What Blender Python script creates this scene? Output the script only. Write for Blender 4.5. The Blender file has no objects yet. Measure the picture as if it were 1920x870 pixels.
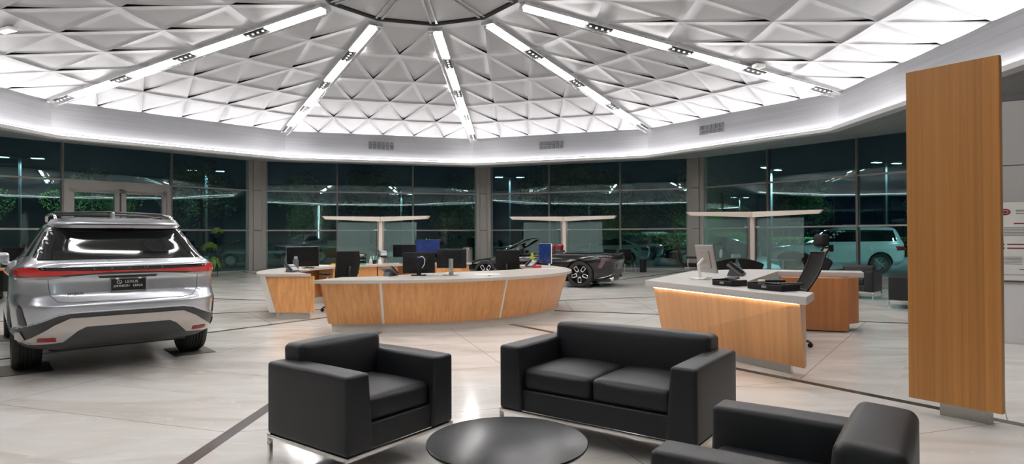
import bpy, bmesh, math, random
from mathutils import Vector, Matrix
from mathutils.bvhtree import BVHTree
R = math.radians; PI = math.pi
rnd = random.Random(7)
scn = bpy.context.scene
COL = scn.collection

# ------------------------------------------------------------------ materials
def nodes_of(name):
    m = bpy.data.materials.new(name); m.use_nodes = True
    nt = m.node_tree
    return m, nt, nt.nodes['Principled BSDF'], nt.nodes['Material Output']
def N(nt, t, **kw):
    n = nt.nodes.new(t)
    for k, v in kw.items():
        if k in n.inputs.keys() if hasattr(n.inputs, 'keys') else False: n.inputs[k].default_value = v
        else: setattr(n, k, v)
    return n
def pbr(name, col, rough=.5, metal=0., spec=.5, coat=0., emit=None, es=0., bump=None, var=None):
    m, nt, b, o = nodes_of(name)
    b.inputs['Base Color'].default_value = (*col, 1)
    b.inputs['Roughness'].default_value = rough
    b.inputs['Metallic'].default_value = metal
    b.inputs['Specular IOR Level'].default_value = spec
    b.inputs['Coat Weight'].default_value = coat
    b.inputs['Coat Roughness'].default_value = .03
    if emit: b.inputs['Emission Color'].default_value = (*emit, 1); b.inputs['Emission Strength'].default_value = es
    tc = nt.nodes.new('ShaderNodeTexCoord')
    if var:                                     # (scale, amount): soft tone variation of the thing itself
        nz = nt.nodes.new('ShaderNodeTexNoise'); nz.inputs['Scale'].default_value = var[0]; nz.inputs['Detail'].default_value = 5
        nt.links.new(tc.outputs['Object'], nz.inputs['Vector'])
        mx = nt.nodes.new('ShaderNodeMix'); mx.data_type = 'RGBA'
        a = var[1]
        mx.inputs[6].default_value = (*[c*(1-a) for c in col], 1); mx.inputs[7].default_value = (*[min(1, c*(1+a)) for c in col], 1)
        nt.links.new(nz.outputs['Fac'], mx.inputs[0]); nt.links.new(mx.outputs[2], b.inputs['Base Color'])
    if bump:                                    # (scale, strength)
        nz = nt.nodes.new('ShaderNodeTexNoise'); nz.inputs['Scale'].default_value = bump[0]; nz.inputs['Detail'].default_value = 3
        nt.links.new(tc.outputs['Object'], nz.inputs['Vector'])
        bp = nt.nodes.new('ShaderNodeBump'); bp.inputs['Strength'].default_value = bump[1]; bp.inputs['Distance'].default_value = .004
        nt.links.new(nz.outputs['Fac'], bp.inputs['Height']); nt.links.new(bp.outputs['Normal'], b.inputs['Normal'])
    return m
def emis(name, col, s):
    m, nt, b, o = nodes_of(name); nt.nodes.remove(b)
    e = nt.nodes.new('ShaderNodeEmission'); e.inputs[0].default_value = (*col, 1); e.inputs[1].default_value = s
    nt.links.new(e.outputs[0], o.inputs[0]); return m
def wood(name, c1, c2, scale=(5, 5, .35), rough=.38, board=0., cath=False, axis=None):
    m, nt, b, o = nodes_of(name)
    tc = nt.nodes.new('ShaderNodeTexCoord'); mp = nt.nodes.new('ShaderNodeMapping'); mp.inputs['Scale'].default_value = scale
    if axis:                                    # grain runs up the panel; planks follow the plan direction 'axis'
        dp = nt.nodes.new('ShaderNodeVectorMath'); dp.operation = 'DOT_PRODUCT'; dp.inputs[1].default_value = (axis[0], axis[1], 0); nt.links.new(tc.outputs['Object'], dp.inputs[0]); uo = dp.outputs['Value']
        sp = nt.nodes.new('ShaderNodeSeparateXYZ'); nt.links.new(tc.outputs['Object'], sp.inputs[0]); cb = nt.nodes.new('ShaderNodeCombineXYZ')
        if len(axis) == 3:                      # round a centre: (x, y, radius), veneers book-matched
            def mth(op, p, q):
                n_ = nt.nodes.new('ShaderNodeMath'); n_.operation = op
                for i_, v_ in enumerate((p, q)):
                    if isinstance(v_, (int, float)): n_.inputs[i_].default_value = v_
                    else: nt.links.new(v_, n_.inputs[i_])
                return n_.outputs[0]
            uo = mth('MULTIPLY', mth('ARCTAN2', mth('SUBTRACT', sp.outputs[1], axis[1]), mth('SUBTRACT', sp.outputs[0], axis[0])), axis[2])
        fl = nt.nodes.new('ShaderNodeMath'); fl.operation = 'DIVIDE'; fl.inputs[1].default_value = board; nt.links.new(uo, fl.inputs[0])
        ff = nt.nodes.new('ShaderNodeMath'); ff.operation = 'FLOOR'; nt.links.new(fl.outputs[0], ff.inputs[0])
        zz = nt.nodes.new('ShaderNodeMath'); zz.operation = 'MULTIPLY_ADD'; zz.inputs[1].default_value = 17.3; nt.links.new(ff.outputs[0], zz.inputs[0]); nt.links.new(sp.outputs[2], zz.inputs[2])
        nt.links.new(mth('PINGPONG', uo, board/2) if len(axis) == 3 else uo, cb.inputs[0]); nt.links.new(zz.outputs[0], cb.inputs[2]); nt.links.new(cb.outputs[0], mp.inputs['Vector'])
        wn = nt.nodes.new('ShaderNodeTexWhiteNoise'); wn.noise_dimensions = '1D'; nt.links.new(ff.outputs[0], wn.inputs['W'])
    else: nt.links.new(tc.outputs['Object'], mp.inputs['Vector'])
    n1 = nt.nodes.new('ShaderNodeTexNoise'); n1.inputs['Scale'].default_value = 3.; n1.inputs['Detail'].default_value = 8; n1.inputs['Distortion'].default_value = .9 if cath else .25
    nt.links.new(mp.outputs[0], n1.inputs['Vector'])
    n2 = nt.nodes.new('ShaderNodeTexNoise'); n2.inputs['Scale'].default_value = 34.; n2.inputs['Detail'].default_value = 3
    nt.links.new(mp.outputs[0], n2.inputs['Vector'])
    ad = nt.nodes.new('ShaderNodeMath'); ad.operation = 'MULTIPLY_ADD'; ad.inputs[1].default_value = .35
    nt.links.new(n2.outputs['Fac'], ad.inputs[0]); nt.links.new(n1.outputs['Fac'], ad.inputs[2])
    cr = nt.nodes.new('ShaderNodeValToRGB'); cr.color_ramp.elements[0].position = .46; cr.color_ramp.elements[1].position = .9
    cr.color_ramp.elements[0].color = (*c1, 1); cr.color_ramp.elements[1].color = (*c2, 1)
    nt.links.new(ad.outputs[0], cr.inputs[0])
    if axis:
        mr = nt.nodes.new('ShaderNodeMapRange'); mr.inputs[3].default_value = .90; mr.inputs[4].default_value = 1.08; nt.links.new(wn.outputs['Value'], mr.inputs[0])
        vm = nt.nodes.new('ShaderNodeVectorMath'); vm.operation = 'SCALE'; nt.links.new(cr.outputs[0], vm.inputs[0]); nt.links.new(mr.outputs[0], vm.inputs['Scale']); nt.links.new(vm.outputs[0], b.inputs['Base Color'])
    else: nt.links.new(cr.outputs[0], b.inputs['Base Color'])
    b.inputs['Roughness'].default_value = rough; b.inputs['Specular IOR Level'].default_value = .4
    return m

# ------------------------------------------------------------------ mesh builder
class MB:
    def __init__(s): s.bm = bmesh.new(); s.uv = None
    def add(s, verts, faces):
        vs = [s.bm.verts.new(v) for v in verts]
        for f in faces:
            try: s.bm.faces.new([vs[i] for i in f])
            except ValueError: pass
        return vs
    def merge(s, bm2, M=None):
        if M is not None: bm2.transform(M)
        me = bpy.data.meshes.new('t'); bm2.to_mesh(me); bm2.free(); s.bm.from_mesh(me); bpy.data.meshes.remove(me)
    def box(s, c, d, rz=0., bev=0., seg=2, M=None):
        b = bmesh.new(); bmesh.ops.create_cube(b, size=1.); bmesh.ops.scale(b, vec=d, verts=b.verts)
        if bev: bmesh.ops.bevel(b, geom=b.edges[:], offset=bev, segments=seg, affect='EDGES', profile=.5)
        T = Matrix.Translation(c) @ Matrix.Rotation(rz, 4, 'Z')
        if M is not None: T = M @ T
        s.merge(b, T); return s
    def soft(s, c, d, r=.03, bulge=(0, 0, 0), n=9, M=None, taper=None):
        """cushion: rounded box whose faces swell by bulge"""
        def ts(L):
            h = L/2; e = [-h, -h+r*.3, -h+r*.65, -h+r]; m = [(-h+r)+(L-2*r)*i/n for i in range(1, n)]
            return e+m+[h-r, h-r*.65, h-r*.3, h]
        X, Y, Z = ts(d[0]), ts(d[1]), ts(d[2]); b = bmesh.new(); cache = {}
        hx, hy, hz = d[0]/2, d[1]/2, d[2]/2
        def V(x, y, z):
            k = (round(x, 5), round(y, 5), round(z, 5))
            if k in cache: return cache[k]
            ix, iy, iz = max(-hx+r, min(hx-r, x)), max(-hy+r, min(hy-r, y)), max(-hz+r, min(hz-r, z))
            v = Vector((x-ix, y-iy, z-iz)); p = Vector((ix, iy, iz))
            if v.length > 1e-9: p += v.normalized()*r
            u, w, t = x/hx, y/hy, z/hz
            p.x += bulge[0]*u*(1-w*w)*(1-t*t); p.y += bulge[1]*w*(1-u*u)*(1-t*t); p.z += bulge[2]*t*(1-u*u)*(1-w*w)
            if taper: p = Vector(taper(p))
            cache[k] = b.verts.new(p); return cache[k]
        for A, B, f in ((X, Y, lambda a, c, e: (a, c, e*hz)), (Y, Z, lambda a, c, e: (e*hx, a, c)), (Z, X, lambda a, c, e: (c, e*hy, a))):
            for e in (-1, 1):
                for i in range(len(A)-1):
                    for j in range(len(B)-1):
                        q = [V(*f(A[i], B[j], e)), V(*f(A[i+1], B[j], e)), V(*f(A[i+1], B[j+1], e)), V(*f(A[i], B[j+1], e))]
                        if e < 0: q.reverse()
                        try: b.faces.new(q)
                        except ValueError: pass
        T = Matrix.Translation(c)
        if M is not None: T = M @ T
        s.merge(b, T); return s
    def tube(s, pts, r, seg=8, closed=False, M=None):
        pts = [Vector(p) for p in pts]; n = len(pts); rs = r if isinstance(r, (list, tuple)) else [r]*n
        rings = []; prev = None
        for i, p in enumerate(pts):
            if closed: t = pts[(i+1) % n]-pts[i-1]
            else: t = pts[min(i+1, n-1)]-pts[max(i-1, 0)]
            t.normalize()
            if prev is None:
                a = Vector((0, 0, 1)) if abs(t.z) < .9 else Vector((1, 0, 0)); u = t.cross(a).normalized()
            else: u = (prev - t*prev.dot(t)).normalized()
            prev = u; w = t.cross(u)
            rings.append([p+(u*math.cos(2*PI*k/seg)+w*math.sin(2*PI*k/seg))*rs[i] for k in range(seg)])
        V = [(M @ v if M is not None else v) for q in rings for v in q]; F = []
        for i in range(n if closed else n-1):
            for k in range(seg):
                a, b_ = i*seg+k, i*seg+(k+1) % seg; c, d = ((i+1) % n)*seg+(k+1) % seg, ((i+1) % n)*seg+k
                F.append((a, b_, c, d))
        if not closed: F += [tuple(range(seg))[::-1], tuple((n-1)*seg+k for k in range(seg))]
        s.add(V, F); return s
    def lathe(s, prof, seg=32, M=None, cap=True):
        V = []; F = []
        for (r, z) in prof:
            for k in range(seg): V.append(Vector((r*math.cos(2*PI*k/seg), r*math.sin(2*PI*k/seg), z)))
        for i in range(len(prof)-1):
            for k in range(seg): F.append((i*seg+k, i*seg+(k+1) % seg, (i+1)*seg+(k+1) % seg, (i+1)*seg+k))
        if cap: F += [tuple(range(seg))[::-1], tuple((len(prof)-1)*seg+k for k in range(seg))]
        if M is not None: V = [M @ v for v in V]
        s.add(V, F); return s
    def prism(s, poly, z0, z1, M=None, bev=0.):
        b = bmesh.new(); n = len(poly)
        lo = [b.verts.new((x, y, z0)) for x, y in poly]; hi = [b.verts.new((x, y, z1)) for x, y in poly]
        b.faces.new(lo[::-1]); b.faces.new(hi)
        for i in range(n): b.faces.new((lo[i], lo[(i+1) % n], hi[(i+1) % n], hi[i]))
        bmesh.ops.recalc_face_normals(b, faces=b.faces)
        if bev: bmesh.ops.bevel(b, geom=b.edges[:], offset=bev, segments=2, affect='EDGES', profile=.5)
        s.merge(b, M); return s
    def build(s, name, mat, parent=None, smooth=None, recalc=True):
        if recalc: bmesh.ops.recalc_face_normals(s.bm, faces=s.bm.faces)
        me = bpy.data.meshes.new(name); s.bm.to_mesh(me); s.bm.free()
        if smooth:
            for p in me.polygons: p.use_smooth = True
            if smooth != True: me.set_sharp_from_angle(angle=R(smooth))
        o = bpy.data.objects.new(name, me); COL.objects.link(o)
        for m in (mat if isinstance(mat, list) else [mat]): me.materials.append(m)
        if parent: o.parent = parent
        return o
def lean(c, ax, ang):  # rotation about a point
    return Matrix.Translation(c) @ Matrix.Rotation(ang, 4, ax) @ Matrix.Translation([-v for v in c])
def tag(o, label=None, cat=None, group=None, kind=None):
    if label: o['label'] = label
    if cat: o['category'] = cat
    if group: o['group'] = group
    if kind: o['kind'] = kind
    return o
def thing(name, label, cat, loc=(0, 0, 0), rz=0., group=None):
    o = bpy.data.objects.new(name, None); COL.objects.link(o); o.empty_display_size = .2
    o.location = loc; o.rotation_euler = (0, 0, rz); return tag(o, label, cat, group)
def kids(o): return [c for c in bpy.data.objects if c.parent == o]
def dup(root, label, loc, rz=None, group=None, deep=True):
    r = root.copy(); COL.objects.link(r); r.location = loc
    if rz is not None: r.rotation_euler = (0, 0, rz)
    r['label'] = label
    if group: r['group'] = group
    def rec(a, b):
        for ch in kids(a):
            c = ch.copy(); COL.objects.link(c); c.parent = b; rec(ch, c)
    rec(root, r); return r
def text_mesh(body, size, thick=.001):
    cu = bpy.data.curves.new('txt', 'FONT'); cu.body = body; cu.size = size; cu.extrude = thick; cu.align_x = 'CENTER'; cu.align_y = 'CENTER'
    o = bpy.data.objects.new('txt', cu); COL.objects.link(o)
    dg = bpy.context.evaluated_depsgraph_get(); me = bpy.data.meshes.new_from_object(o.evaluated_get(dg))
    b = bmesh.new(); b.from_mesh(me); bpy.data.meshes.remove(me); bpy.data.objects.remove(o); bpy.data.curves.remove(cu)
    return b
def text(mb, body, size, M, thick=.001, sx=1.):
    b = text_mesh(body, size, thick); bmesh.ops.scale(b, vec=(sx, 1, 1), verts=b.verts); mb.merge(b, M)
def interp(tab, z):
    if z <= tab[0][0]: return tab[0][1]
    for (a, va), (b, vb) in zip(tab, tab[1:]):
        if z <= b: return va+(vb-va)*(z-a)/(b-a)
    return tab[-1][1]
def smoothi(tab, z):   # monotone-ish cubic through table
    xs = [t[0] for t in tab]; ys = [t[1] for t in tab]; n = len(xs)
    if z <= xs[0]: return ys[0]
    if z >= xs[-1]: return ys[-1]
    d = [(ys[i+1]-ys[i])/(xs[i+1]-xs[i]) for i in range(n-1)]
    mm = [d[0]]+[0 if d[i-1]*d[i] <= 0 else 2*d[i-1]*d[i]/(d[i-1]+d[i]) for i in range(1, n-1)]+[d[-1]]
    i = max(k for k in range(n-1) if xs[k] <= z); h = xs[i+1]-xs[i]; t = (z-xs[i])/h
    return (2*t**3-3*t*t+1)*ys[i]+(t**3-2*t*t+t)*h*mm[i]+(-2*t**3+3*t*t)*ys[i+1]+(t**3-t*t)*h*mm[i+1]
def face_m(x, y, z, xdir, ydir):  # frame with local x,y given, z = x cross y
    a = Vector(xdir).normalized(); b = Vector(ydir); b = (b-a*a.dot(b)).normalized(); c = a.cross(b)
    return Matrix(((a.x, b.x, c.x, x), (a.y, b.y, c.y, y), (a.z, b.z, c.z, z), (0, 0, 0, 1)))

M = {}
M['leather'] = pbr('black_leather', (.0125, .0135, .016), .42, spec=.38, bump=(420, .35))
M['chrome'] = pbr('chrome', (.75, .74, .72), .12, metal=1.)
M['steel'] = pbr('brushed_steel', (.45, .44, .42), .32, metal=1.)
M['black'] = pbr('black_plastic', (.009, .009, .010), .42, spec=.3, bump=(300, .1))
M['mesh'] = pbr('black_mesh', (.010, .0095, .009), .8, spec=.2, bump=(260, .6))
M['rubber'] = pbr('tyre_rubber', (.013, .013, .013), .72, bump=(60, .4))
M['white'] = pbr('white_plastic', (.72, .72, .70), .4, var=(6, .03))
M['paper'] = pbr('paper', (.82, .82, .80), .8, var=(9, .03))
M['woodf'] = wood('reception_wood', (.72, .36, .14), (.53, .235, .082), (7, 7, 1.1), .4, board=.62, cath=True, axis=(-1.9, 12.0, 3.2))
M['woodp'] = wood('panel_wood', (.54, .245, .07), (.40, .172, .046), (9, 9, .10), .36, board=.10, axis=(1, 0))
M['woodd'] = wood('desk_wood', (.70, .37, .16), (.57, .285, .115), (7, 7, .12), .36, board=.19, axis=(.9, -.44))
M['stone'] = pbr('counter_stone', (.50, .47, .43), .3, var=(24, .08))
M['plinth'] = pbr('plinth_stone', (.60, .57, .52), .25, var=(4, .10))
M['greytop'] = pbr('grey_laminate', (.46, .44, .42), .4, var=(18, .05))
M['frame'] = pbr('window_frame', (.36, .34, .32), .42, metal=.55, var=(3, .04))
M['screen_off'] = pbr('screen_off', (.006, .006, .007), .15)
# ------------------------------------------------------------------ camera
cam = bpy.data.cameras.new('camera'); co = bpy.data.objects.new('camera', cam); COL.objects.link(co)
cam.sensor_width = 36; cam.lens = 36*1140/1920; cam.clip_end = 400; cam.clip_start = .05
co.matrix_world = Matrix.Translation((0, 0, 1.4)) @ Matrix.Rotation(PI/2+.009, 4, 'X') @ Matrix.Rotation(-.004, 4, 'Z')
scn.camera = co
scn.view_settings.view_transform = 'Standard'; scn.view_settings.look = 'None'; scn.view_settings.gamma = 1; scn.view_settings.use_curve_mapping = False
scn.view_settings.exposure = 0.
w = bpy.data.worlds.new('night'); scn.world = w; w.use_nodes = True
w.node_tree.nodes['Background'].inputs[0].default_value = (.10, .22, .42, 1); w.node_tree.nodes['Background'].inputs[1].default_value = .02

# ------------------------------------------------------------------ the decagon
CX, CY, R0, PH = -1.9522, 12.5448, 11.8065, -.0313
DA = [-.0174, -.0521, -.0172, -.0037, .0308, .0685, -.0089, 0, 0, 0]
DE = [.0441, .0228, -.0158, -.0102, -.0017, -.0172, -.0257, -.01, 0, .02]
HA, HB, HC, HH, SB, SC, RH = 5.3385, 4.3735, 4.2348, 6.5769, .9929, .967, 2.2474
ANG = [PI/2+PH+(3-k)*PI/5+DA[k] for k in range(10)]
def ring(k, f, z, rad=None):
    k %= 10; r = rad if rad is not None else R0*(1+DE[k])*f
    return Vector((CX+r*math.cos(ANG[k]), CY+r*math.sin(ANG[k]), z))
def rz(k, r, z): return ring(k, 1, z, r)

M['floor'] = None
def floor_mat():
    m, nt, b, o = nodes_of('marble_floor'); L = nt.links
    geo = nt.nodes.new('ShaderNodeNewGeometry'); sp = nt.nodes.new('ShaderNodeSeparateXYZ'); L.new(geo.outputs['Position'], sp.inputs[0])
    def ma(op, a, b_=None, c=None):
        n = nt.nodes.new('ShaderNodeMath'); n.operation = op
        for i, v in enumerate((a, b_, c)):
            if v is None: continue
            if isinstance(v, (int, float)): n.inputs[i].default_value = v
            else: L.new(v, n.inputs[i])
        return n.outputs[0]
    x = ma('SUBTRACT', sp.outputs[0], CX); y = ma('SUBTRACT', sp.outputs[1], CY)
    r = ma('SQRT', ma('ADD', ma('MULTIPLY', x, x), ma('MULTIPLY', y, y)))
    th = ma('DIVIDE', ma('SUBTRACT', ma('ARCTAN2', y, x), -PI/2-.01), PI/5)
    def dist(off):
        t = ma('ADD', th, off); d = ma('SUBTRACT', t, ma('ROUND', t)); a = ma('MULTIPLY', d, PI/5)
        return ma('ABSOLUTE', ma('MULTIPLY', r, ma('SINE', a))), ma('MULTIPLY', r, ma('COSINE', a))
    d0, _ = dist(0.); d1, ch = dist(.5)
    strip = ma('MULTIPLY', ma('LESS_THAN', d0, .052), ma('GREATER_THAN', r, 1.6))
    cm = ma('DIVIDE', ch, 1.55); fr = ma('ABSOLUTE', ma('MULTIPLY', ma('SUBTRACT', cm, ma('ROUND', cm)), 1.55))
    joint = ma('MAXIMUM', ma('LESS_THAN', d1, .0035), ma('LESS_THAN', fr, .0035))
    tc = geo.outputs['Position']
    # tile-by-tile offset of the veining
    row = ma('ROUND', cm); sec = ma('ROUND', ma('ADD', th, .5)); cmb = nt.nodes.new('ShaderNodeCombineXYZ')
    L.new(ma('MULTIPLY', row, 3.7), cmb.inputs[0]); L.new(ma('MULTIPLY', sec, 5.1), cmb.inputs[1])
    ad = nt.nodes.new('ShaderNodeVectorMath'); L.new(tc, ad.inputs[0]); L.new(cmb.outputs[0], ad.inputs[1])
    mp = nt.nodes.new('ShaderNodeMapping'); mp.inputs['Rotation'].default_value = (0, 0, .5); mp.inputs['Scale'].default_value = (.55, 1.5, 1); L.new(ad.outputs[0], mp.inputs[0])
    n1 = nt.nodes.new('ShaderNodeTexNoise'); n1.inputs['Scale'].default_value = 1.1; n1.inputs['Detail'].default_value = 9; n1.inputs['Distortion'].default_value = 1.2; L.new(mp.outputs[0], n1.inputs[0])
    cr = nt.nodes.new('ShaderNodeValToRGB'); e = cr.color_ramp.elements
    e[0].position = .30; e[0].color = (.585, .545, .495, 1); e[1].position = .62; e[1].color = (.765, .745, .715, 1)
    L.new(n1.outputs[0], cr.inputs[0])
    vn = nt.nodes.new('ShaderNodeTexNoise'); vn.inputs['Scale'].default_value = .8; vn.inputs['Detail'].default_value = 7; vn.inputs['Distortion'].default_value = 2.2; L.new(mp.outputs[0], vn.inputs[0])
    vein = ma('LESS_THAN', ma('ABSOLUTE', ma('SUBTRACT', vn.outputs[0], .5)), .006)
    def mix(f, a, bcol):
        q = nt.nodes.new('ShaderNodeMix'); q.data_type = 'RGBA'
        if isinstance(f, float): q.inputs[0].default_value = f
        else: L.new(f, q.inputs[0])
        L.new(a, q.inputs[6]); q.inputs[7].default_value = (*bcol, 1); return q.outputs[2]
    c = mix(ma('MULTIPLY', vein, .35), cr.outputs[0], (.86, .84, .80))
    c = mix(joint, c, (.30, .26, .22)); c = mix(strip, c, (.075, .058, .047))
    L.new(c, b.inputs['Base Color']); b.inputs['Roughness'].default_value = .13; b.inputs['Specular IOR Level'].default_value = .55
    nb = nt.nodes.new('ShaderNodeTexNoise'); nb.inputs['Scale'].default_value = 1.6; L.new(tc, nb.inputs[0])
    bp = nt.nodes.new('ShaderNodeBump'); bp.inputs['Strength'].default_value = .05; bp.inputs['Distance'].default_value = .02; L.new(nb.outputs[0], bp.inputs['Height']); L.new(bp.outputs[0], b.inputs['Normal'])
    return m
M['floor'] = floor_mat()
M['band'] = pbr('band_metal', (.225, .225, .24), .5, metal=.3)
def streak(m, sc, amt):  # fine horizontal brushing across the band
    nt = m.node_tree; b = nt.nodes['Principled BSDF']; tc = nt.nodes.new('ShaderNodeTexCoord'); mp = nt.nodes.new('ShaderNodeMapping'); mp.inputs['Scale'].default_value = sc
    nz = nt.nodes.new('ShaderNodeTexNoise'); nz.inputs['Scale'].default_value = 1.; nz.inputs['Detail'].default_value = 4
    nt.links.new(tc.outputs['Object'], mp.inputs[0]); nt.links.new(mp.outputs[0], nz.inputs[0])
    mx = nt.nodes.new('ShaderNodeMix'); mx.data_type = 'RGBA'; c = b.inputs['Base Color'].default_value[:3]
    mx.inputs[6].default_value = (*[v*(1-amt) for v in c], 1); mx.inputs[7].default_value = (*[v*(1+amt) for v in c], 1)
    nt.links.new(nz.outputs[0], mx.inputs[0]); nt.links.new(mx.outputs[2], b.inputs['Base Color'])
streak(M['band'], (.35, .35, 22), .25)
M['ceil'] = pbr('ceiling_metal', (.36, .36, .37), .45, metal=.2, var=(.6, .05))
M['dark'] = pbr('ceiling_void', (.02, .02, .022), .9)
M['soffit'] = pbr('soffit_paint', (.21, .22, .22), .5, var=(2, .03))
M['wallg'] = pbr('grey_wall_panel', (.42, .41, .40), .5, var=(1.5, .04))
M['wallw'] = pbr('white_wall_panel', (.70, .69, .70), .45, var=(1.5, .03))
M['rib'] = pbr('rib_metal', (.62, .62, .63), .25, metal=.8)
M['rail'] = pbr('rib_rail', (.80, .80, .83), .10, metal=1.)
M['led'] = emis('cove_led', (1., .97, .96), 95.)
M['lens'] = emis('rib_lens', (1., .97, .95), 50.)
M['spot'] = emis('spot_lamp', (1., .97, .93), 2.6)

# floor
mb = MB(); mb.prism([tuple(rz(k, 17.6, 0)[:2]) for k in range(10)][::-1], -.12, 0); o = mb.build('floor', M['floor']); tag(o, kind='structure')

# triangulated folded ceiling between the ribs
def ceiling_sector(mb, k):
    A0, A1 = ring(k, 1.004, HA+.01), ring(k+1, 1.004, HA+.01); H0, H1 = rz(k, RH, HH), rz(k+1, RH, HH)
    nrm = (A1-A0).cross(H0-A0).normalized(); dn = nrm if nrm.z < 0 else -nrm
    n = 6; P = {}
    for j in range(6):
        t = j/5; a = A0.lerp(H0, t); b = A1.lerp(H1, t); m = n-j
        for i in range(m+1): P[j, i] = a.lerp(b, i/m)
    def tri(p0, p1, p2, f, S=7):   # barycentric sheet with displacement f(u,v,w) along dn
        idx = {}; V = []; F = []
        for a in range(S+1):
            for b in range(S+1-a):
                u, v = a/S, b/S; q = 1-u-v
                idx[a, b] = len(V); V.append(p0*u+p1*v+p2*q+dn*f(u, v, q))
        for a in range(S):
            for b in range(S-a):
                F.append((idx[a, b], idx[a+1, b], idx[a, b+1]))
                if a+b < S-1: F.append((idx[a+1, b], idx[a+1, b+1], idx[a, b+1]))
        nn = len(V); top = [v-dn*.012 for v in V]; V2 = V+top; F2 = F+[tuple(i+nn for i in q[::-1]) for q in F]
        edge = [idx[a, 0] for a in range(S+1)]+[idx[S-a, a] for a in range(1, S+1)]+[idx[0, S-a] for a in range(1, S)]
        for i in range(len(edge)): e, g = edge[i], edge[(i+1) % len(edge)]; F2.append((e, g, g+nn, e+nn))
        vs = [mb.bm.verts.new(v) for v in V2]
        for q in F2:
            try: fc = mb.bm.faces.new([vs[i] for i in q]); fc.smooth = True
            except ValueError: pass
    for j in range(5):
        m = n-j
        drop = .072 if j > 0 else .055
        for i in range(m):      # pointing up to the hub
            tri(P[j, i], P[j, i+1], P[j+1, i] if i < m else P[j+1, i], lambda u, v, w: .02*4*u*v)
        for i in range(m-1):    # hanging tips that point down to the band
            tri(P[j+1, i], P[j+1, i+1], P[j, i+1], lambda u, v, w, d=drop: -d*w**2.4)
mb = MB()
for k in range(10): ceiling_sector(mb, k)
o = mb.build('ceiling', M['ceil'], recalc=False); tag(o, kind='structure')
# void and roof above the panels
mb = MB(); V = [ring(k, 1.12, HA+.2) for k in range(10)]+[rz(k, RH, HH+.5) for k in range(10)]+[Vector((CX, CY, HH+1.3))]
mb.add(V, [(k, (k+1) % 10, 10+(k+1) % 10, 10+k) for k in range(10)]+[(10+k, 10+(k+1) % 10, 20) for k in range(10)])
o = mb.build('roof', M['dark']); tag(o, kind='structure')
# hub cap above the dark slot
mb = MB(); top = Vector((CX, CY, HH+.34))
for k in range(10):
    a, b = rz(k, RH*.96, HH+.05), rz(k+1, RH*.96, HH+.05)
    mb.add([a, b, top, a+Vector((0, 0, .02)), b+Vector((0, 0, .02)), top+Vector((0, 0, .02))], [(0, 1, 2), (3, 5, 4), (0, 3, 4, 1)])
o = mb.build('ceiling', M['ceil'], recalc=False); tag(o, kind='structure')
mb = MB(); mb.tube([rz(k, RH*.985, HH+.02) for k in range(10)], .045, 8, closed=True); o = mb.build('trim_1', M['dark'], smooth=True); tag(o, kind='structure')

# band, lip and cove
def loop_quads(mb, rings, inner=True):
    V = [v for r_ in rings for v in r_]; F = []
    for j in range(len(rings)-1):
        for k in range(10): F.append((j*10+k, j*10+(k+1) % 10, (j+1)*10+(k+1) % 10, (j+1)*10+k))
    mb.add(V, F)
RG = lambda f, z: [ring(k, f, z) for k in range(10)]
mb = MB(); loop_quads(mb, [RG(SB, 4.25), RG(1., HA), RG(1.02, HA), RG(1.02, 4.25), RG(SB, 4.25)]); o = mb.build('trim_2', M['band']); tag(o, kind='structure')
mb = MB(); loop_quads(mb, [RG(SB, HC), RG(SC, HC), RG(SC-.002, HC+.09), RG(SC+.004, HC+.098), RG(SC+.006, HC+.03), RG(SB, HC+.03), RG(SB, HC)]); o = mb.build('trim_3', pbr('lip_metal', (.55, .55, .55), .4, metal=.3, var=(3, .03))); tag(o, kind='structure')
mb = MB()
for k in range(10):
    for i in range(7):
        p0 = ring(k, SB-.0045, HC+.078).lerp(ring(k+1, SB-.0045, HC+.078), i/7); p1 = ring(k, SB-.0045, HC+.078).lerp(ring(k+1, SB-.0045, HC+.078), (i+1)/7); d = p1-p0
        mb.box((p0+p1)/2, (d.length, .06, .012), rz=math.atan2(d.y, d.x))
ds = MB()  # glowing strip added on the band face for crisp lines in the window reflections
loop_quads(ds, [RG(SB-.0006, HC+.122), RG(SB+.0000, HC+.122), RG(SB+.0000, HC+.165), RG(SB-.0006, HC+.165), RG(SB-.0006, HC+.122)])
o = mb.build('cove_light', M['led']); ds.build('added_glow_strip', emis('added_cove_glow', (1., .98, .98), 9.), o); tag(o, 'white strip of light glowing in the cove along the foot of the grey ceiling band', 'cove light')
# soffit rising to the window head
RW = 16.9; ZW = 4.82
mb = MB(); loop_quads(mb, [RG(SB, HC+.004), [rz(k, RW+.3, ZW) for k in range(10)], [rz(k, RW+.3, ZW+.1) for k in range(10)], RG(1.03, HC+.24)]); o = mb.build('soffit_ceiling', M['soffit']); tag(o, kind='structure')
# vents in the band: rows of small slots
def mid(k, f, z, t=.5): return ring(k, f, z).lerp(ring(k+1, f, z), t)
M['slot'] = pbr('vent_slot', (.10, .10, .105), .6)
for k, t, lab in ((2, .49, 'row of square air slots in the ceiling band left of the middle rib'), (3, .47, 'row of square air slots in the ceiling band right of the middle rib'), (4, .40, 'row of square air slots in the ceiling band above the right hand windows')):
    c = mid(k, .9955, 4.92, t); d = (ring(k+1, 1, 0)-ring(k, 1, 0)).normalized(); up = Vector((0, 0, 1))
    g = thing('air_vent', lab, 'air vent', c, 0, 'air vents in the ceiling band')
    Mx = face_m(0, 0, 0, d, (ring(k, 1., HA)-ring(k, SB, HB))); b = MB()
    for i in range(6):
        for j in range(2): b.box(((i-2.5)*.16, (j-.5)*.17, -.005), (.125, .135, .03), M=Mx)
    b.build('slot', M['slot'], g)

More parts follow.
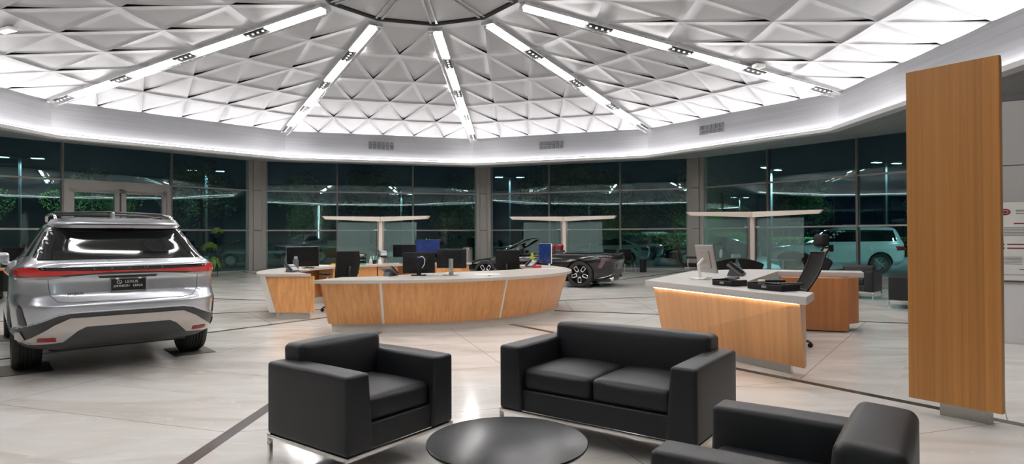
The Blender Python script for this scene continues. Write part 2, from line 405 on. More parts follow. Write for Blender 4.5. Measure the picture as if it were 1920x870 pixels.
# ribs with light tracks
names = {0: 'behind the left edge of the view', 1: 'leftmost in view', 2: 'second from the left, over the reception desk', 3: 'nearest the middle of the ceiling', 4: 'right of the middle rib', 5: 'long one at upper right'}
mbr = None
for k in range(10):
    a, h = ring(k, 1., HA-.02), rz(k, RH, HH-.02); ax = (h-a); Lr = ax.length; ax.normalize()
    side = Vector((-math.sin(ANG[k]), math.cos(ANG[k]), 0)); Mx = face_m(*a, ax, side)   # local x up the rib, y to the left (ccw), z
    if Mx.col[2][2] > 0: dz = -1
    else: dz = 1
    s = 1 if k in (0, 1, 2, 9) else -1          # which half of the rib carries the lamps
    # seen from the room: ccw side is left for the far ribs
    b = MB(); b.box((Lr/2-.07, 0, dz*.02), (Lr-.04, .36, .12), M=Mx, bev=.01); b.box((Lr/2-.07, -s*.085, dz*.10), (Lr-.14, .10, .09), M=Mx, bev=.012)
    tag(b.build('trim_%d' % (10+k), M['rib']), kind='structure')
    b = MB(); b.box((Lr/2-.07, -s*.15, dz*.085), (Lr-.2, .025, .02), M=Mx, bev=.006); tag(b.build('trim_%d' % (30+k), M['rail']), kind='structure')
    g = thing('light_track', 'light track on the ceiling rib '+names.get(k, 'behind the viewpoint'), 'track light', a, 0, 'light tracks on the ceiling ribs')
    Mg = Matrix.Translation(-a) @ Mx
    seg = (Lr-.42)/4
    for i in range(4):
        x0 = .35+i*seg
        b = MB(); b.box((x0+.33, s*.075, dz*.085), (.62, .14, .03), M=Mg, bev=.006); sm = b.build('spot_module', M['black'], g)
        for q in range(4 if k < 6 else 0):
            b = MB(); b.lathe([(.0, 0), (.026, 0), (.028, .012), (.0, .012)], 12, M=Mg @ Matrix.Translation((x0+.10+q*.153, s*.075, dz*.102-(.0 if dz > 0 else .012))), cap=False); b.build('spot_lamp', M['spot'], sm)
        b = MB(); b.box((x0+.66+(seg-.68)/2, s*.075, dz*.085), (seg-.72, .14, .04), M=Mg, bev=.012); b.build('lens', M['lens'], g)
        b = MB(); b.box((x0+.62, -s*.188, dz*.03), (.5, .012, .02), M=Mg); b.build('side_lens', M['lens'], g)

# ------------------------------------------------------------------ window wall
def glass_mat(name, tint, ior, bumpy=True):
    m, nt, b, o = nodes_of(name); nt.nodes.remove(b); L = nt.links
    tr = nt.nodes.new('ShaderNodeBsdfTransparent'); tr.inputs[0].default_value = (*tint, 1)
    gl = nt.nodes.new('ShaderNodeBsdfGlossy'); gl.inputs['Roughness'].default_value = .004; gl.inputs[0].default_value = (.84, 1., .98, 1)
    fr = nt.nodes.new('ShaderNodeFresnel'); fr.inputs[0].default_value = ior
    mx = nt.nodes.new('ShaderNodeMixShader'); L.new(fr.outputs[0], mx.inputs[0]); L.new(tr.outputs[0], mx.inputs[1]); L.new(gl.outputs[0], mx.inputs[2]); L.new(mx.outputs[0], o.inputs[0])
    return m
M['glass'] = glass_mat('window_glass', (.66, .84, .82), 1.62)
def pane(mb, p, d, n, w_, z0, z1, bow=.001):
    S = 8
    def sheet(off, s):
        V = []
        for i in range(S+1):
            for j in range(S+1):
                u, v = i/S*2-1, j/S*2-1
                q = p+d*(w_*i/S)+n*(off+s*bow*(1-u*u)*(1-v*v)*(1 if True else 0)); V.append(Vector((q.x, q.y, z0+(z1-z0)*j/S)))
        return V
    A = sheet(0, -1); B = sheet(-.03, 1.); k = (S+1)**2; F = []
    for i in range(S):
        for j in range(S):
            a = i*(S+1)+j; F += [(a, a+1, a+S+2, a+S+1), (k+a, k+a+S+1, k+a+S+2, k+a+1)]
    e = [i*(S+1) for i in range(S+1)]+[S*(S+1)+j for j in range(1, S+1)]+[i*(S+1)+S for i in range(S-1, -1, -1)]+[j for j in range(S-1, 0, -1)]
    V_ = A+B; vs = [mb.bm.verts.new(v) for v in V_]
    for q in F: f = mb.bm.faces.new([vs[i] for i in q]); f.smooth = True
    ra = [mb.bm.verts.new(V_[i]) for i in e]; rb = [mb.bm.verts.new(V_[k+i]) for i in e]     # the pane's edge, with corners of its own
    for i in range(len(e)): n_ = (i+1) % len(e); mb.bm.faces.new((ra[i], ra[n_], rb[n_], rb[i]))
TR = [0., 1.75, 3.49, ZW]
wn = 0
THIRD = {1: (.285, .645)}
for k in range(0, 5):
    a, b_ = rz(k, RW, 0), rz(k+1, RW, 0); d = (b_-a); Lw = d.length; d.normalize(); n = Vector((-d.y, d.x, 0)); n = n if n.dot(Vector((CX, CY, 0))-a) > 0 else -n
    ang = math.atan2(d.y, d.x)
    t1, t2 = THIRD.get(k, (1/3, 2/3)); xs = [.36, Lw*t1, Lw*t2, Lw-.36]
    for c in range(3):
        wn += 1
        isdoor = (k == 1 and c == 1)
        x0, x1 = xs[c], xs[c+1]
        g = bpy.data.objects.new(('door_%d' if isdoor else 'window_%d') % (1 if isdoor else wn), None); COL.objects.link(g); tag(g, kind='structure')
        fr_ = MB(); P = lambda x, z, off=0.: a+d*x+n*off+Vector((0, 0, z))
        rows = TR if not isdoor else [0, 3.15, 3.49, ZW]
        def bar(x_0, x_1, z_0, z_1, dep=.14): c_ = P((x_0+x_1)/2, (z_0+z_1)/2); fr_.box(c_, (abs(x_1-x_0), dep, abs(z_1-z_0)), rz=ang)
        bar(x0-.035, x0+.035, 0, ZW, .18); bar(x1-.035, x1+.035, 0, ZW, .18)
        for z in rows: bar(x0+.035, x1-.035, max(0, z-.03), min(ZW, z+.03))
        gl = MB()
        if isdoor:
            pane(gl, P(x0+.03, 0), d, n, x1-x0-.06, 3.50, ZW-.02)
            bar(x0+.03, x1-.03, 3.24, 3.49, .16)
            xm = (x0+x1)/2
            for (u0, u1) in ((x0+.18, xm-.03), (xm+.03, x1-.18)):
                bar(u0, u0+.16, 0, 3.24); bar(u1-.16, u1, 0, 3.24); bar(u0, u1, 3.08, 3.24); bar(u0, u1, 0, .25)
                pane(gl, P(u0+.15, 0), d, n, u1-u0-.3, .24, 3.09)
            bar(x0+.03, x0+.18, 0, 3.24, .2); bar(x1-.18, x1-.03, 0, 3.24, .2)
        else:
            for z0, z1 in zip(TR, TR[1:]): pane(gl, P(x0+.03, 0), d, n, x1-x0-.06, z0+.02, z1-.02, bow=.0013 if z0 == 1.75 else .0007)
        fr_.build('door_frame' if isdoor else 'window_frame', M['frame'], g); gl.build('glass_pane', M['glass'], g)
# columns at the corners
for k in range(0, 6):
    p = rz(k, RW-.08, 0); a = ANG[k]; b = MB()
    Mx = Matrix.Translation(p) @ Matrix.Rotation(a, 4, 'Z')
    for i, (z0, z1) in enumerate(zip(TR, TR[1:])):
        b.box((0, 0, (z0+z1)/2), (.40, .34, z1-z0-.02), M=Mx, bev=.012)
        for s in (-1, 1): b.box((.03, s*.25, (z0+z1)/2), (.26, .10, z1-z0-.02), M=Mx, bev=.008); b.box((.07, s*.37, (z0+z1)/2), (.2, .14, z1-z0-.02), M=Mx, bev=.006)
    b.box((.03, 0, ZW/2), (.3, .7, ZW), M=Mx)
    tag(b.build('column', M['frame']), kind='structure')
# solid walls behind the viewpoint
for k in range(5, 10):
    a, b_ = rz(k, RW+.1, 0), rz(k+1, RW+.1, 0); c = (a+b_)/2; d = b_-a; b = MB(); b.box((c.x, c.y, 2.6), (d.length+.1, .2, 5.2), rz=math.atan2(d.y, d.x)); tag(b.build('wall_%s' % ['right', 'rear_right', 'rear', 'rear_left', 'left'][k-5], M['wallg']), kind='structure')


# inner cap ribs, soffit downlights, band joints
for k in range(10):
    a, t_ = rz(k, RH*.97, HH+.03), Vector((CX, CY, HH+.30)); c = (a+t_)/2; ax = (t_-a); Lr = ax.length; b = MB()
    Mx = face_m(*a, ax.normalized(), Vector((-math.sin(ANG[k]), math.cos(ANG[k]), 0)))
    b.box((Lr/2, .07, 0), (Lr, .05, .06), M=Mx); b.box((Lr/2, -.07, 0), (Lr, .05, .06), M=Mx); tag(b.build('trim_%d' % (50+k), M['rib']), kind='structure')
M['down'] = emis('downlight_lens', (1., .96, .90), 22.)
DL = {1: [(.30, 'by the double door'), (.80, 'left of the column behind the SUV')], 2: [(.2, 'right of the leftmost grey column'), (.78, 'over the middle left windows')], 3: [(.22, 'right of the middle grey column'), (.9, 'over the middle right windows')], 4: [(.16, 'right of the rightmost column in view'), (.52, 'over the right hand windows')]}
for k in range(10):
    for t, lab in DL.get(k, [(.25, ''), (.75, '')]):
        c = rz(k, 14.6, 0).lerp(rz(k+1, 14.6, 0), t); i_ = rz(k, 11.45, HC).lerp(rz(k+1, 11.45, HC), t); o_ = rz(k, RW, ZW).lerp(rz(k+1, RW, ZW), t)
        f = ((c-i_).xy.length)/((o_-i_).xy.length); p = i_.lerp(o_, f); r_ = (o_-i_).normalized(); tn = (rz(k+1, 1, 0)-rz(k, 1, 0)).normalized()
        g = thing('downlight', ('round recessed downlight in the sloping soffit '+lab) if lab else 'round recessed downlight in the soffit behind the viewpoint', 'downlight', p, 0, 'downlights in the soffit')
        Mx = face_m(0, 0, 0, r_, tn)
        if Mx.col[2][2] > 0: Mx = face_m(0, 0, 0, tn, r_)
        b = MB(); b.lathe([(.085, -.004), (.11, -.004), (.11, .014), (.085, .014), (.085, -.004)], 24, M=Mx, cap=False); b.build('trim_ring', M['white'], g, smooth=40)
        b = MB(); b.lathe([(0, .002), (.085, .002), (.085, .008), (0, .008)], 24, M=Mx, cap=False); b.build('lens', M['down'], g)
        la = bpy.data.lights.new('downlight_lamp', 'SPOT'); la.energy = 60; la.color = (1, .95, .88); la.spot_size = R(110); la.spot_blend = .8; la.shadow_soft_size = .07
        lo = bpy.data.objects.new('downlight_lamp', la); COL.objects.link(lo); lo.parent = g; lo.location = Mx.col[2].xyz*.03
# right-hand wall block with its notice board
WX, WY = 6.30, 8.01; wd = Vector((.862, -.507, 0)); wn_ = Vector((-.507, -.862, 0)); wa = math.atan2(wd.y, wd.x)
def wallbox(mb, u0, u1, z0, z1, dep, out=0.): c = Vector((WX, WY, 0))+wd*((u0+u1)/2)-wn_*(dep/2-out); mb.box((c.x, c.y, (z0+z1)/2), (u1-u0, dep, z1-z0), rz=wa, bev=.004)
b = MB(); wallbox(b, 0, 1.2, 2.315, 3.15, .4); wallbox(b, 1.21, 3.2, 2.315, 3.15, .4); wallbox(b, 0, 1.2, .84, 2.305, .4); wallbox(b, 1.21, 3.2, .84, 2.305, .4); tag(b.build('wall_right', M['wallg']), kind='structure')
b = MB(); wallbox(b, 0, 1.2, .0, .83, .4); wallbox(b, 1.21, 3.2, 0, .83, .4); tag(b.build('wall_right', M['wallw']), kind='structure')
b = MB(); wallbox(b, -.01, 3.21, 3.15, 3.22, .42, .01); tag(b.build('trim_70', M['slot']), kind='structure')
g = thing('notice_board', 'white notice board with a dark red emblem and small print on the right wall', 'notice board', Vector((WX, WY, 1.32))+wd*.44, 0)
Mx = face_m(0, 0, 0, wd, (0, 0, 1)); b = MB(); b.box((0, 0, .012), (.80, 1.02, .024), M=Mx, bev=.004); b.build('board', pbr('board_white', (.74, .74, .70), .4, var=(4, .02)), g)
b = MB(); b.box((0, -.515, .016), (.81, .022, .034), M=Mx, bev=.003); b.build('bottom_rail', pbr('brown_rail', (.10, .06, .04), .5), g)
b = MB(); b.box((-.408, 0, .016), (.014, 1.02, .034), M=Mx); b.build('side_rail', M['steel'], g)
Mt = lambda u, v: Mx @ Matrix.Translation((u, v, .0255)); dr = pbr('dark_red_print', (.22, .015, .02), .5); gp = pbr('grey_print', (.30, .30, .30), .6)
b = MB(); b.lathe([(0, 0), (1, 0), (1, .002), (0, .002)], 28, M=Mt(-.29, .385) @ Matrix.Diagonal((.058, .042, 1, 1)), cap=False); b.build('emblem', dr, g)
b = MB(); b.tube([Mt(-.29, .385) @ Vector((.032*math.cos(t), .022*math.sin(t), .003)) for t in [2*PI*i/20 for i in range(20)]], .003, 5, closed=True); b.build('emblem_ring', M['white'], g)
b = MB()
for u0, u1, v, h in [(-.18, .30, .40, .022), (-.18, .22, .365, .012)]+[(-.32, .34-.05*(i % 3), .18-.02*i, .010) for i in range(6)]+[(-.36, -.12, -.20-.018*i, .008) for i in range(6)]+[(.02, .34, -.20-.018*i, .008) for i in range(6)]+[(-.34, -.1, -.43, .010), (.05, .3, -.43, .01)]: b.box(((u0+u1)/2, v, .0015), (u1-u0, h, .002), M=Mx @ Matrix.Translation((0, 0, .0245)))
b.build('small_print', gp, g)
b = MB()
for u0, u1, v, h in [(-.20, .20, .235, .016), (-.27, .32, -.035, .016), (-.27, .30, -.085, .016), (-.10, .18, -.155, .013), (-.15, .2, -.36, .008)]: b.box(((u0+u1)/2, v, .0015), (u1-u0, h, .002), M=Mx @ Matrix.Translation((0, 0, .0245)))
for v in (-.035, -.085): b.lathe([(0, 0), (.018, 0), (.018, .003), (0, .003)], 16, M=Mt(-.315, v), cap=False)
b.build('red_print', dr, g)

M['wallglow'] = emis('wall_strip', (.8, 1., 1.), 16.)
for i, (x, y) in enumerate(((-1.2, -3.72),)):  # unseen vertical light added at the rear wall for its reflection in the windows
    b = MB(); b.box((x, y, 2.95), (.08, .05, 3.8), bev=.01); tag(b.build('trim_%d' % (80+i), M['wallglow']), kind='structure')
g = thing('ceiling_sensor', 'small white box mounted on the folded ceiling beside the long upper right rib', 'ceiling device', (6.2, 15.2, 5.70)); b = MB(); b.box((0, 0, -.03), (.28, .20, .10), rz=.4, bev=.02); b.build('housing', M['white'], g, smooth=30); b = MB(); b.tube([(0, 0, 0), (0, 0, .14)], .02, 8); b.build('stem', M['white'], g)
g = thing('ceiling_lamp', 'small rectangular lamp on the folded ceiling at the upper left edge of the view', 'ceiling lamp', (-10.4, 12.5, 5.70)); b = MB(); b.box((0, 0, .02), (.46, .18, .06), rz=-.4, bev=.01); b.build('housing', M['white'], g); b = MB(); b.box((0, 0, -.016), (.42, .14, .012), rz=-.4); b.build('lens', emis('warm_lens', (1., .86, .76), 2.), g)
# ------------------------------------------------------------------ lounge seating
def make_seat(label, cat, name, loc, rz, W, D, seats, ah=.62, bh=.725, group=None, mat=None, rec=0.):
    L = mat or M['leather']
    g = thing(name, label, cat, loc, rz, group); zb = .165; aw = .165; top = ah
    for s in (-1, 1):                           # arms widen towards the foot on the inside
        b = MB(); x = s*(W/2-aw/2)
        def tp(p, s=s): 
            f = (top-(p.z+(zb+top)/2))/(top-zb)  # 0 top..1 bottom
            q = p.copy()
            if q.x*s < 0: q.x -= s*.035*f
            return q
        b.soft((x, 0, (zb+top)/2), (aw, D, top-zb), .022, (.004, .004, .008), n=7, taper=tp); b.build('armrest', L, g, smooth=True)
    b = MB(); b.soft((0, -.006, (zb+.315)/2), (W-2*aw+.02, D-.03, .315-zb), .012, n=6); b.build('seat_base', L, g, smooth=True)
    cw = (W-2*aw-.03)/seats
    for i in range(seats):
        b = MB(); b.soft((-W/2+aw+.015+cw*(i+.5), .045, .385), (cw-.006, D-.175, .155), .035, (.0, .012, .028), n=9)
        b.build('seat_cushion', L, g, smooth=True)
    b = MB(); Mx = lean(Vector((0, -D/2+.1, .3)), 'X', R(4))
    b.soft((0, -D/2+.125, (.30+bh)/2), (W-2*aw+.10, .215, bh-.30), .04, (.0, .02, .012), n=10, M=Mx); b.build('backrest', L, g, smooth=True)
    b = MB(); b.soft((0, -D/2+.05, (zb+top)/2), (W-2*aw+.02, .1, top-zb), .015, n=6); b.build('back_panel', L, g, smooth=True)
    b = MB(); t = .026
    for y in (-1, 1): b.box((0, y*(D/2-t/2), zb-t/2), (W, t, t), bev=.003)
    for x in (-1, 1): b.box((x*(W/2-t/2), 0, zb-t/2), (t, D-2*t, t), bev=.003)
    b.build('base_frame', M['chrome'], g, smooth=30)
    for x in (-1, 1):
        for y in (-1, 1): b = MB(); b.box((x*(W/2-t/2), y*(D/2-t/2), (zb-t)/2), (t, t, zb-t), bev=.003); b.build('leg', M['chrome'], g, smooth=30)
    return g
make_seat('black leather armchair on a slim chrome base, at the left of the round table', 'armchair', 'armchair', (-.981, 3.99, 0), -2.203, .883, .786, 1, group='black leather armchairs by the round table')
make_seat('black leather two-seat sofa on a slim chrome base behind the round table', 'sofa', 'sofa', (.723, 4.313, 0), R(143.6), 1.459, .784, 2)
make_seat('black leather armchair at lower right, seen from its side and cut by the frame', 'armchair', 'armchair', (1.075, 2.36, 0), R(54), .883, .786, 1, group='black leather armchairs by the round table')
# round coffee table
g = thing('coffee_table', 'round black coffee table between the armchairs and the sofa', 'coffee table', (-.028, 2.95, 0))
M['tabletop'] = pbr('black_lacquer', (.010, .011, .014), .22, spec=.12, var=(30, .25), bump=(160, .03))
b = MB(); b.lathe([(.0, .392), (.36, .392), (.384, .402), (.39, .412), (.388, .419), (.382, .42), (.0, .42)], 72, cap=False); b.build('tabletop', M['tabletop'], g, smooth=40)
for i in range(4):
    a = R(45+90*i); b = MB(); b.box((.23*math.cos(a), .23*math.sin(a), .195), (.026, .026, .39), rz=a, bev=.003); b.build('leg', M['chrome'], g, smooth=30)
b = MB()
for i in range(4):
    a = R(45+90*i); p = Vector((.23*math.cos(a), .23*math.sin(a), .013)); q = Vector((.23*math.cos(a+PI/2), .23*math.sin(a+PI/2), .013)); c = (p+q)/2
    b.box(c, ((q-p).length-.026, .026, .026), rz=a+3*PI/4, bev=.003)
b.build('floor_frame', M['chrome'], g, smooth=30)

# ------------------------------------------------------------------ tall wood panel
g = thing('display_panel', 'tall freestanding wood veneer panel on a recessed steel plinth at right', 'display panel', (3.316, 4.59, 0), math.atan2(-.483, .358))
b = MB(); b.box((0, .03, 1.41), (.601, .05, 2.58), bev=.004); b.build('veneer_panel', M['woodp'], g)
b = MB(); b.box((0, .075, 1.41), (.585, .04, 2.56), bev=.003); b.build('back_panel', M['steel'], g)
b = MB(); b.box((.03, .17, .065), (.32, .09, .13), bev=.004); b.build('plinth', M['steel'], g)

# ------------------------------------------------------------------ consultation desk on the right
F1, F2, E_, I1, I2, R1, R2, B2, B1 = (1.66, 7.6), (2.62, 5.42), (2.90, 5.85), (2.51, 6.79), (4.1, 9.42), (5.2, 8.99), (5.42, 9.45), (3.9, 10.05), (2.9, 9.74)
g = thing('consultation_desk', 'U-shaped wood desk with grey top and glowing front edge beside the tall panel', 'desk', (2.6, 7.5, 0)); T = Matrix.Translation((-2.6, -7.5, 0))
b = MB(); b.prism([F1, F2, E_, I1, I2, R1, R2, B2, B1], .785, .86, M=T, bev=.006); b.build('desktop', M['greytop'], g)
def loft4(mb, top, bot, z1, z0, M=None):
    n = len(top); V = [Vector((x, y, z0)) for x, y in bot]+[Vector((x, y, z1)) for x, y in top]
    if M: V = [M @ v for v in V]
    mb.add(V, [tuple(range(n))[::-1], tuple(range(n, 2*n))]+[(i, (i+1) % n, n+(i+1) % n, n+i) for i in range(n)])
def off(p, q, r_, s): return (p[0]+q[0]*r_+s[0], p[1]+q[1]*r_+s[1])
b = MB(); loft4(b, [(1.74, 7.50), (2.63, 5.57), (2.80, 5.81), (1.93, 7.72)], [(1.93, 7.78), (2.87, 5.99), (2.95, 6.11), (2.02, 7.92)], .785, .10, T); b.build('front_panel', M['woodd'], g)
b = MB(); b.prism([(2.09, 7.66), (2.83, 6.20), (2.88, 6.26), (2.16, 7.74)], 0, .105, M=T); b.build('plinth', M['steel'], g)
b = MB(); b.prism([(1.95, 7.95), (2.30, 7.30), (2.42, 7.4), (3.95, 9.50), (3.0, 9.60)], .10, .785, M=T); b.build('return_panel', M['woodd'], g)
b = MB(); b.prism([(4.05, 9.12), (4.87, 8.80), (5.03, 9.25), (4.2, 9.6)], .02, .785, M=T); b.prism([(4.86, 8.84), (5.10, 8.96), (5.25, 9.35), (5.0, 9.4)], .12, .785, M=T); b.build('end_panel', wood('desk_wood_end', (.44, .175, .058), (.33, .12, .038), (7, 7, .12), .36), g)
b = MB(); loft4(b, [(1.735, 7.47), (2.615, 5.56), (2.63, 5.585), (1.75, 7.495)], [(1.735, 7.47), (2.615, 5.56), (2.63, 5.585), (1.75, 7.495)], .784, .778, T); b.build('light_strip', emis('desk_led', (1., .78, .55), 18.), g)

# ------------------------------------------------------------------ reception ring
RCX, RCY, ZT = -1.9, 12.0, .79
def pol(a, r, z=0): return Vector((RCX+r*math.cos(R(a)), RCY+r*math.sin(R(a)), z))
def arc_slab(mb, a0, a1, rin, rout, z0, z1, step=2., rin2=None, rout2=None):
    """annular solid; radii are functions of the angle; rin2/rout2 at the bottom"""
    n = max(2, int(abs(a1-a0)/step)); f = lambda r_, a: r_(a) if callable(r_) else r_
    V = []; F = []
    for i in range(n+1):
        a = a0+(a1-a0)*i/n
        V += [pol(a, f(rin2 if rin2 is not None else rin, a), z0), pol(a, f(rout2 if rout2 is not None else rout, a), z0), pol(a, f(rout, a), z1), pol(a, f(rin, a), z1)]
    for i in range(n):
        for j in range(4): F.append((4*i+j, 4*i+(j+1) % 4, 4*(i+1)+(j+1) % 4, 4*(i+1)+j))
    F += [(0, 1, 2, 3), (4*n+3, 4*n+2, 4*n+1, 4*n)]
    mb.add(V, F)
rin_f = lambda a: smoothi([(-115, 2.75), (-104, 2.55), (-92, 2.15), (-75, 1.55), (-55, 1.45), (-35, 1.6), (-10, 2.0), (10, 2.3), (40, 2.4)], a)
rout_f = lambda a: smoothi([(-115, 3.42), (-104, 3.32), (-90, 3.25), (-20, 3.12), (0, 3.0), (40, 2.9)], a)
g = thing('reception_desk', 'curved wood reception counter with pale stone top in the middle of the hall', 'reception desk', (RCX, RCY, 0)); TR_ = g
def inv(o): o.matrix_parent_inverse = Matrix.Translation((-RCX, -RCY, 0)); return o
b = MB(); arc_slab(b, -107, 38, rin_f, rout_f, ZT-.045, ZT); inv(b.build('countertop', M['stone'], g, smooth=40))
edges = [-106, -90.2, -54.2, -18, 18, 36]
for a0, a1 in zip(edges, edges[1:]):
    b = MB(); q = .35; arc_slab(b, a0+q, a1-q, lambda a: rout_f(a)-.16, lambda a: rout_f(a)-.07, .125, ZT-.045, rin2=lambda a: rout_f(a)-.34, rout2=lambda a: rout_f(a)-.27); inv(b.build('front_panel', M['woodf'], g, smooth=40))
for a in edges[1:-1]:
    b = MB(); arc_slab(b, a-.36, a+.36, lambda a: rout_f(a)-.15, lambda a: rout_f(a)-.074, .125, ZT-.046, rin2=lambda a: rout_f(a)-.33, rout2=lambda a: rout_f(a)-.274, step=1); inv(b.build('divider_strip', M['white'], g))
b = MB(); arc_slab(b, -105.5, 36, lambda a: rout_f(a)-.45, lambda a: rout_f(a)-.32, 0, .13); inv(b.build('plinth', M['plinth'], g, smooth=40))
b = MB(); arc_slab(b, -107, -104.5, lambda a: 2.6, lambda a: rout_f(a)-.17, .125, ZT-.046, rin2=lambda a: 2.6, rout2=lambda a: rout_f(a)-.36); inv(b.build('end_panel', M['woodf'], g))
b = MB(); b.lathe([(.0, 0), (.028, 0), (.03, .004), (0, .004)], 16, M=Matrix.Translation(pol(-56, 2.75, ZT)), cap=False); inv(b.build('cable_grommet', M['black'], g))
# left and rear unit
g = thing('reception_desk', 'wood counter unit at the left and rear of the reception circle, with a blunt end', 'reception desk', (RCX, RCY, 0))
ro2 = lambda a: smoothi([(60, 3.1), (120, 3.1), (180, 2.9), (215, 2.9)], a); ri2 = lambda a: smoothi([(60, 2.45), (124, 2.28), (160, 2.2), (200, 2.2)], a)
def cutarc(mb, a0, rin, rout, z0, z1, yc, y_end_rin=None, step=2., rout2=None, rin2=None):
    """arc whose last edge is cut flat along y = yc"""
    f = lambda r_, a: r_(a); n = 70; V = []; F = []
    for i in range(n+1):
        def at(rf, z):
            # last angle where the rim still lies above the cut
            lo, hi = 150., 225.
            for _ in range(40):
                m_ = (lo+hi)/2
                if pol(m_, f(rf, m_)).y > yc: lo = m_
                else: hi = m_
            a = a0+(lo-a0)*i/n; return pol(a, f(rf, a), z)
        V += [at(rin2 or rin, z0), at(rout2 or rout, z0), at(rout, z1), at(rin, z1)]
    for i in range(n):
        for j in range(4): F.append((4*i+j, 4*i+(j+1) % 4, 4*(i+1)+(j+1) % 4, 4*(i+1)+j))
    F += [(0, 1, 2, 3), (4*n+3, 4*n+2, 4*n+1, 4*n)]; mb.add(V, F)
b = MB(); cutarc(b, 73, ri2, ro2, ZT-.045, ZT, 10.44); inv(b.build('countertop', M['stone'], g, smooth=40))
b = MB(); cutarc(b, 75, lambda a: ro2(a)-.16, lambda a: ro2(a)-.07, .125, ZT-.046, 10.52, rin2=lambda a: ro2(a)-.34, rout2=lambda a: ro2(a)-.27); inv(b.build('outer_panel', M['woodf'], g, smooth=40))
b = MB(); c0, c1 = -4.25, -3.42     # blunt end panel facing the viewer, its outer side leaning
b.add([Vector((x, y, z)) for x, y, z in [(-4.07, 10.47, .125), (-3.42, 10.47, .125), (-3.42, 10.47, ZT-.046), (-4.24, 10.47, ZT-.046), (-4.07, 10.53, .125), (-3.42, 10.53, .125), (-3.42, 10.53, ZT-.046), (-4.24, 10.53, ZT-.046)]], [(0, 1, 2, 3), (7, 6, 5, 4), (0, 4, 5, 1), (1, 5, 6, 2), (2, 6, 7, 3), (3, 7, 4, 0)])
inv(b.build('end_panel', M['woodf'], g))
b = MB(); b.add([Vector((x, y, z)) for x, y, z in [(-4.18, 10.46, .125), (-4.07, 10.46, .125), (-4.245, 10.46, ZT-.046), (-4.35, 10.46, ZT-.046), (-4.18, 10.56, .125), (-4.07, 10.56, .125), (-4.245, 10.56, ZT-.046), (-4.35, 10.56, ZT-.046)]], [(0, 1, 2, 3), (7, 6, 5, 4), (0, 4, 5, 1), (1, 5, 6, 2), (2, 6, 7, 3), (3, 7, 4, 0)]); inv(b.build('sheen_strip', M['plinth'], g))  # pale colour stands in for light reflected by the outer panel
b = MB(); cutarc(b, 76, lambda a: ro2(a)-.45, lambda a: ro2(a)-.32, 0, .13, 10.58); b.box((-3.76, 10.6, .064), (.5, .08, .128)); inv(b.build('plinth', M['plinth'], g, smooth=40))
# cabinets under the rear counter, each a door front with a small pull
for a0, a1 in ((121, 133.5), (109, 120.6)):
    b = MB(); arc_slab(b, a0+.2, a1-.2, lambda a: ri2(a)+.06, lambda a: ri2(a)+.5, .06, ZT-.05); d = inv(b.build('cabinet_door', M['woodf'], g, smooth=40))
    p = pol(a0+1.5 if a0 > 120 else a1-1.5, ri2(120)+.05, .66); b = MB(); b.lathe([(0, 0), (.012, 0), (.012, .02), (0, .02)], 10, M=Matrix.Translation(p)); b.build('knob', M['steel'], d)
b = MB(); arc_slab(b, 73.5, 88, lambda a: ri2(a)+.05, lambda a: ro2(a)-.12, .02, ZT-.05); inv(b.build('end_cabinet', M['woodf'], g, smooth=40))
b = MB(); arc_slab(b, 88, 92, lambda a: ri2(a)+.12, lambda a: ri2(a)+.3, .02, ZT-.05); inv(b.build('modesty_panel', M['woodf'], g, smooth=40))
b = MB(); arc_slab(b, 134, 150, lambda a: ri2(a)+.06, lambda a: ri2(a)+.5, .03, ZT-.05); inv(b.build('drawer_pedestal', M['woodf'], g, smooth=40))
b = MB(); arc_slab(b, 188, 199, lambda a: ri2(a)+.06, lambda a: ri2(a)+.28, .03, ZT-.05); inv(b.build('drawer_pedestal', pbr('charcoal_cabinet', (.02, .02, .022), .5, var=(5, .1)), g, smooth=40))
# ------------------------------------------------------------------ cars: bodies from stacked plan outlines, details laid on the skin
M['silver'] = pbr('silver_paint', (.47, .49, .53), .28, metal=.7, coat=1.)
M['blackp'] = pbr('black_paint', (.004, .004, .005), .14, spec=.35, coat=.45)
M['cglass'] = pbr('car_glass', (.006, .007, .007), .04, spec=.3)
M['trimb'] = pbr('black_trim', (.014, .014, .015), .32)
M['trimg'] = pbr('grey_trim', (.035, .036, .038), .5)
M['trims'] = pbr('champagne_trim', (.44, .41, .39), .3, metal=.7)
M['red'] = pbr('red_lamp', (.40, .006, .009), .15, spec=.4, coat=.4, emit=(1., .02, .02), es=.08)
M['redd'] = pbr('red_reflector', (.26, .006, .008), .3, spec=.3)
M['redl'] = pbr('red_leather', (.26, .015, .02), .45)
M['rimd'] = pbr('dark_rim', (.02, .02, .021), .3, metal=.6)
M['rims'] = pbr('bright_rim', (.62, .62, .63), .2, metal=.9)
def sgp(v, p): return math.copysign(abs(v)**p, v)
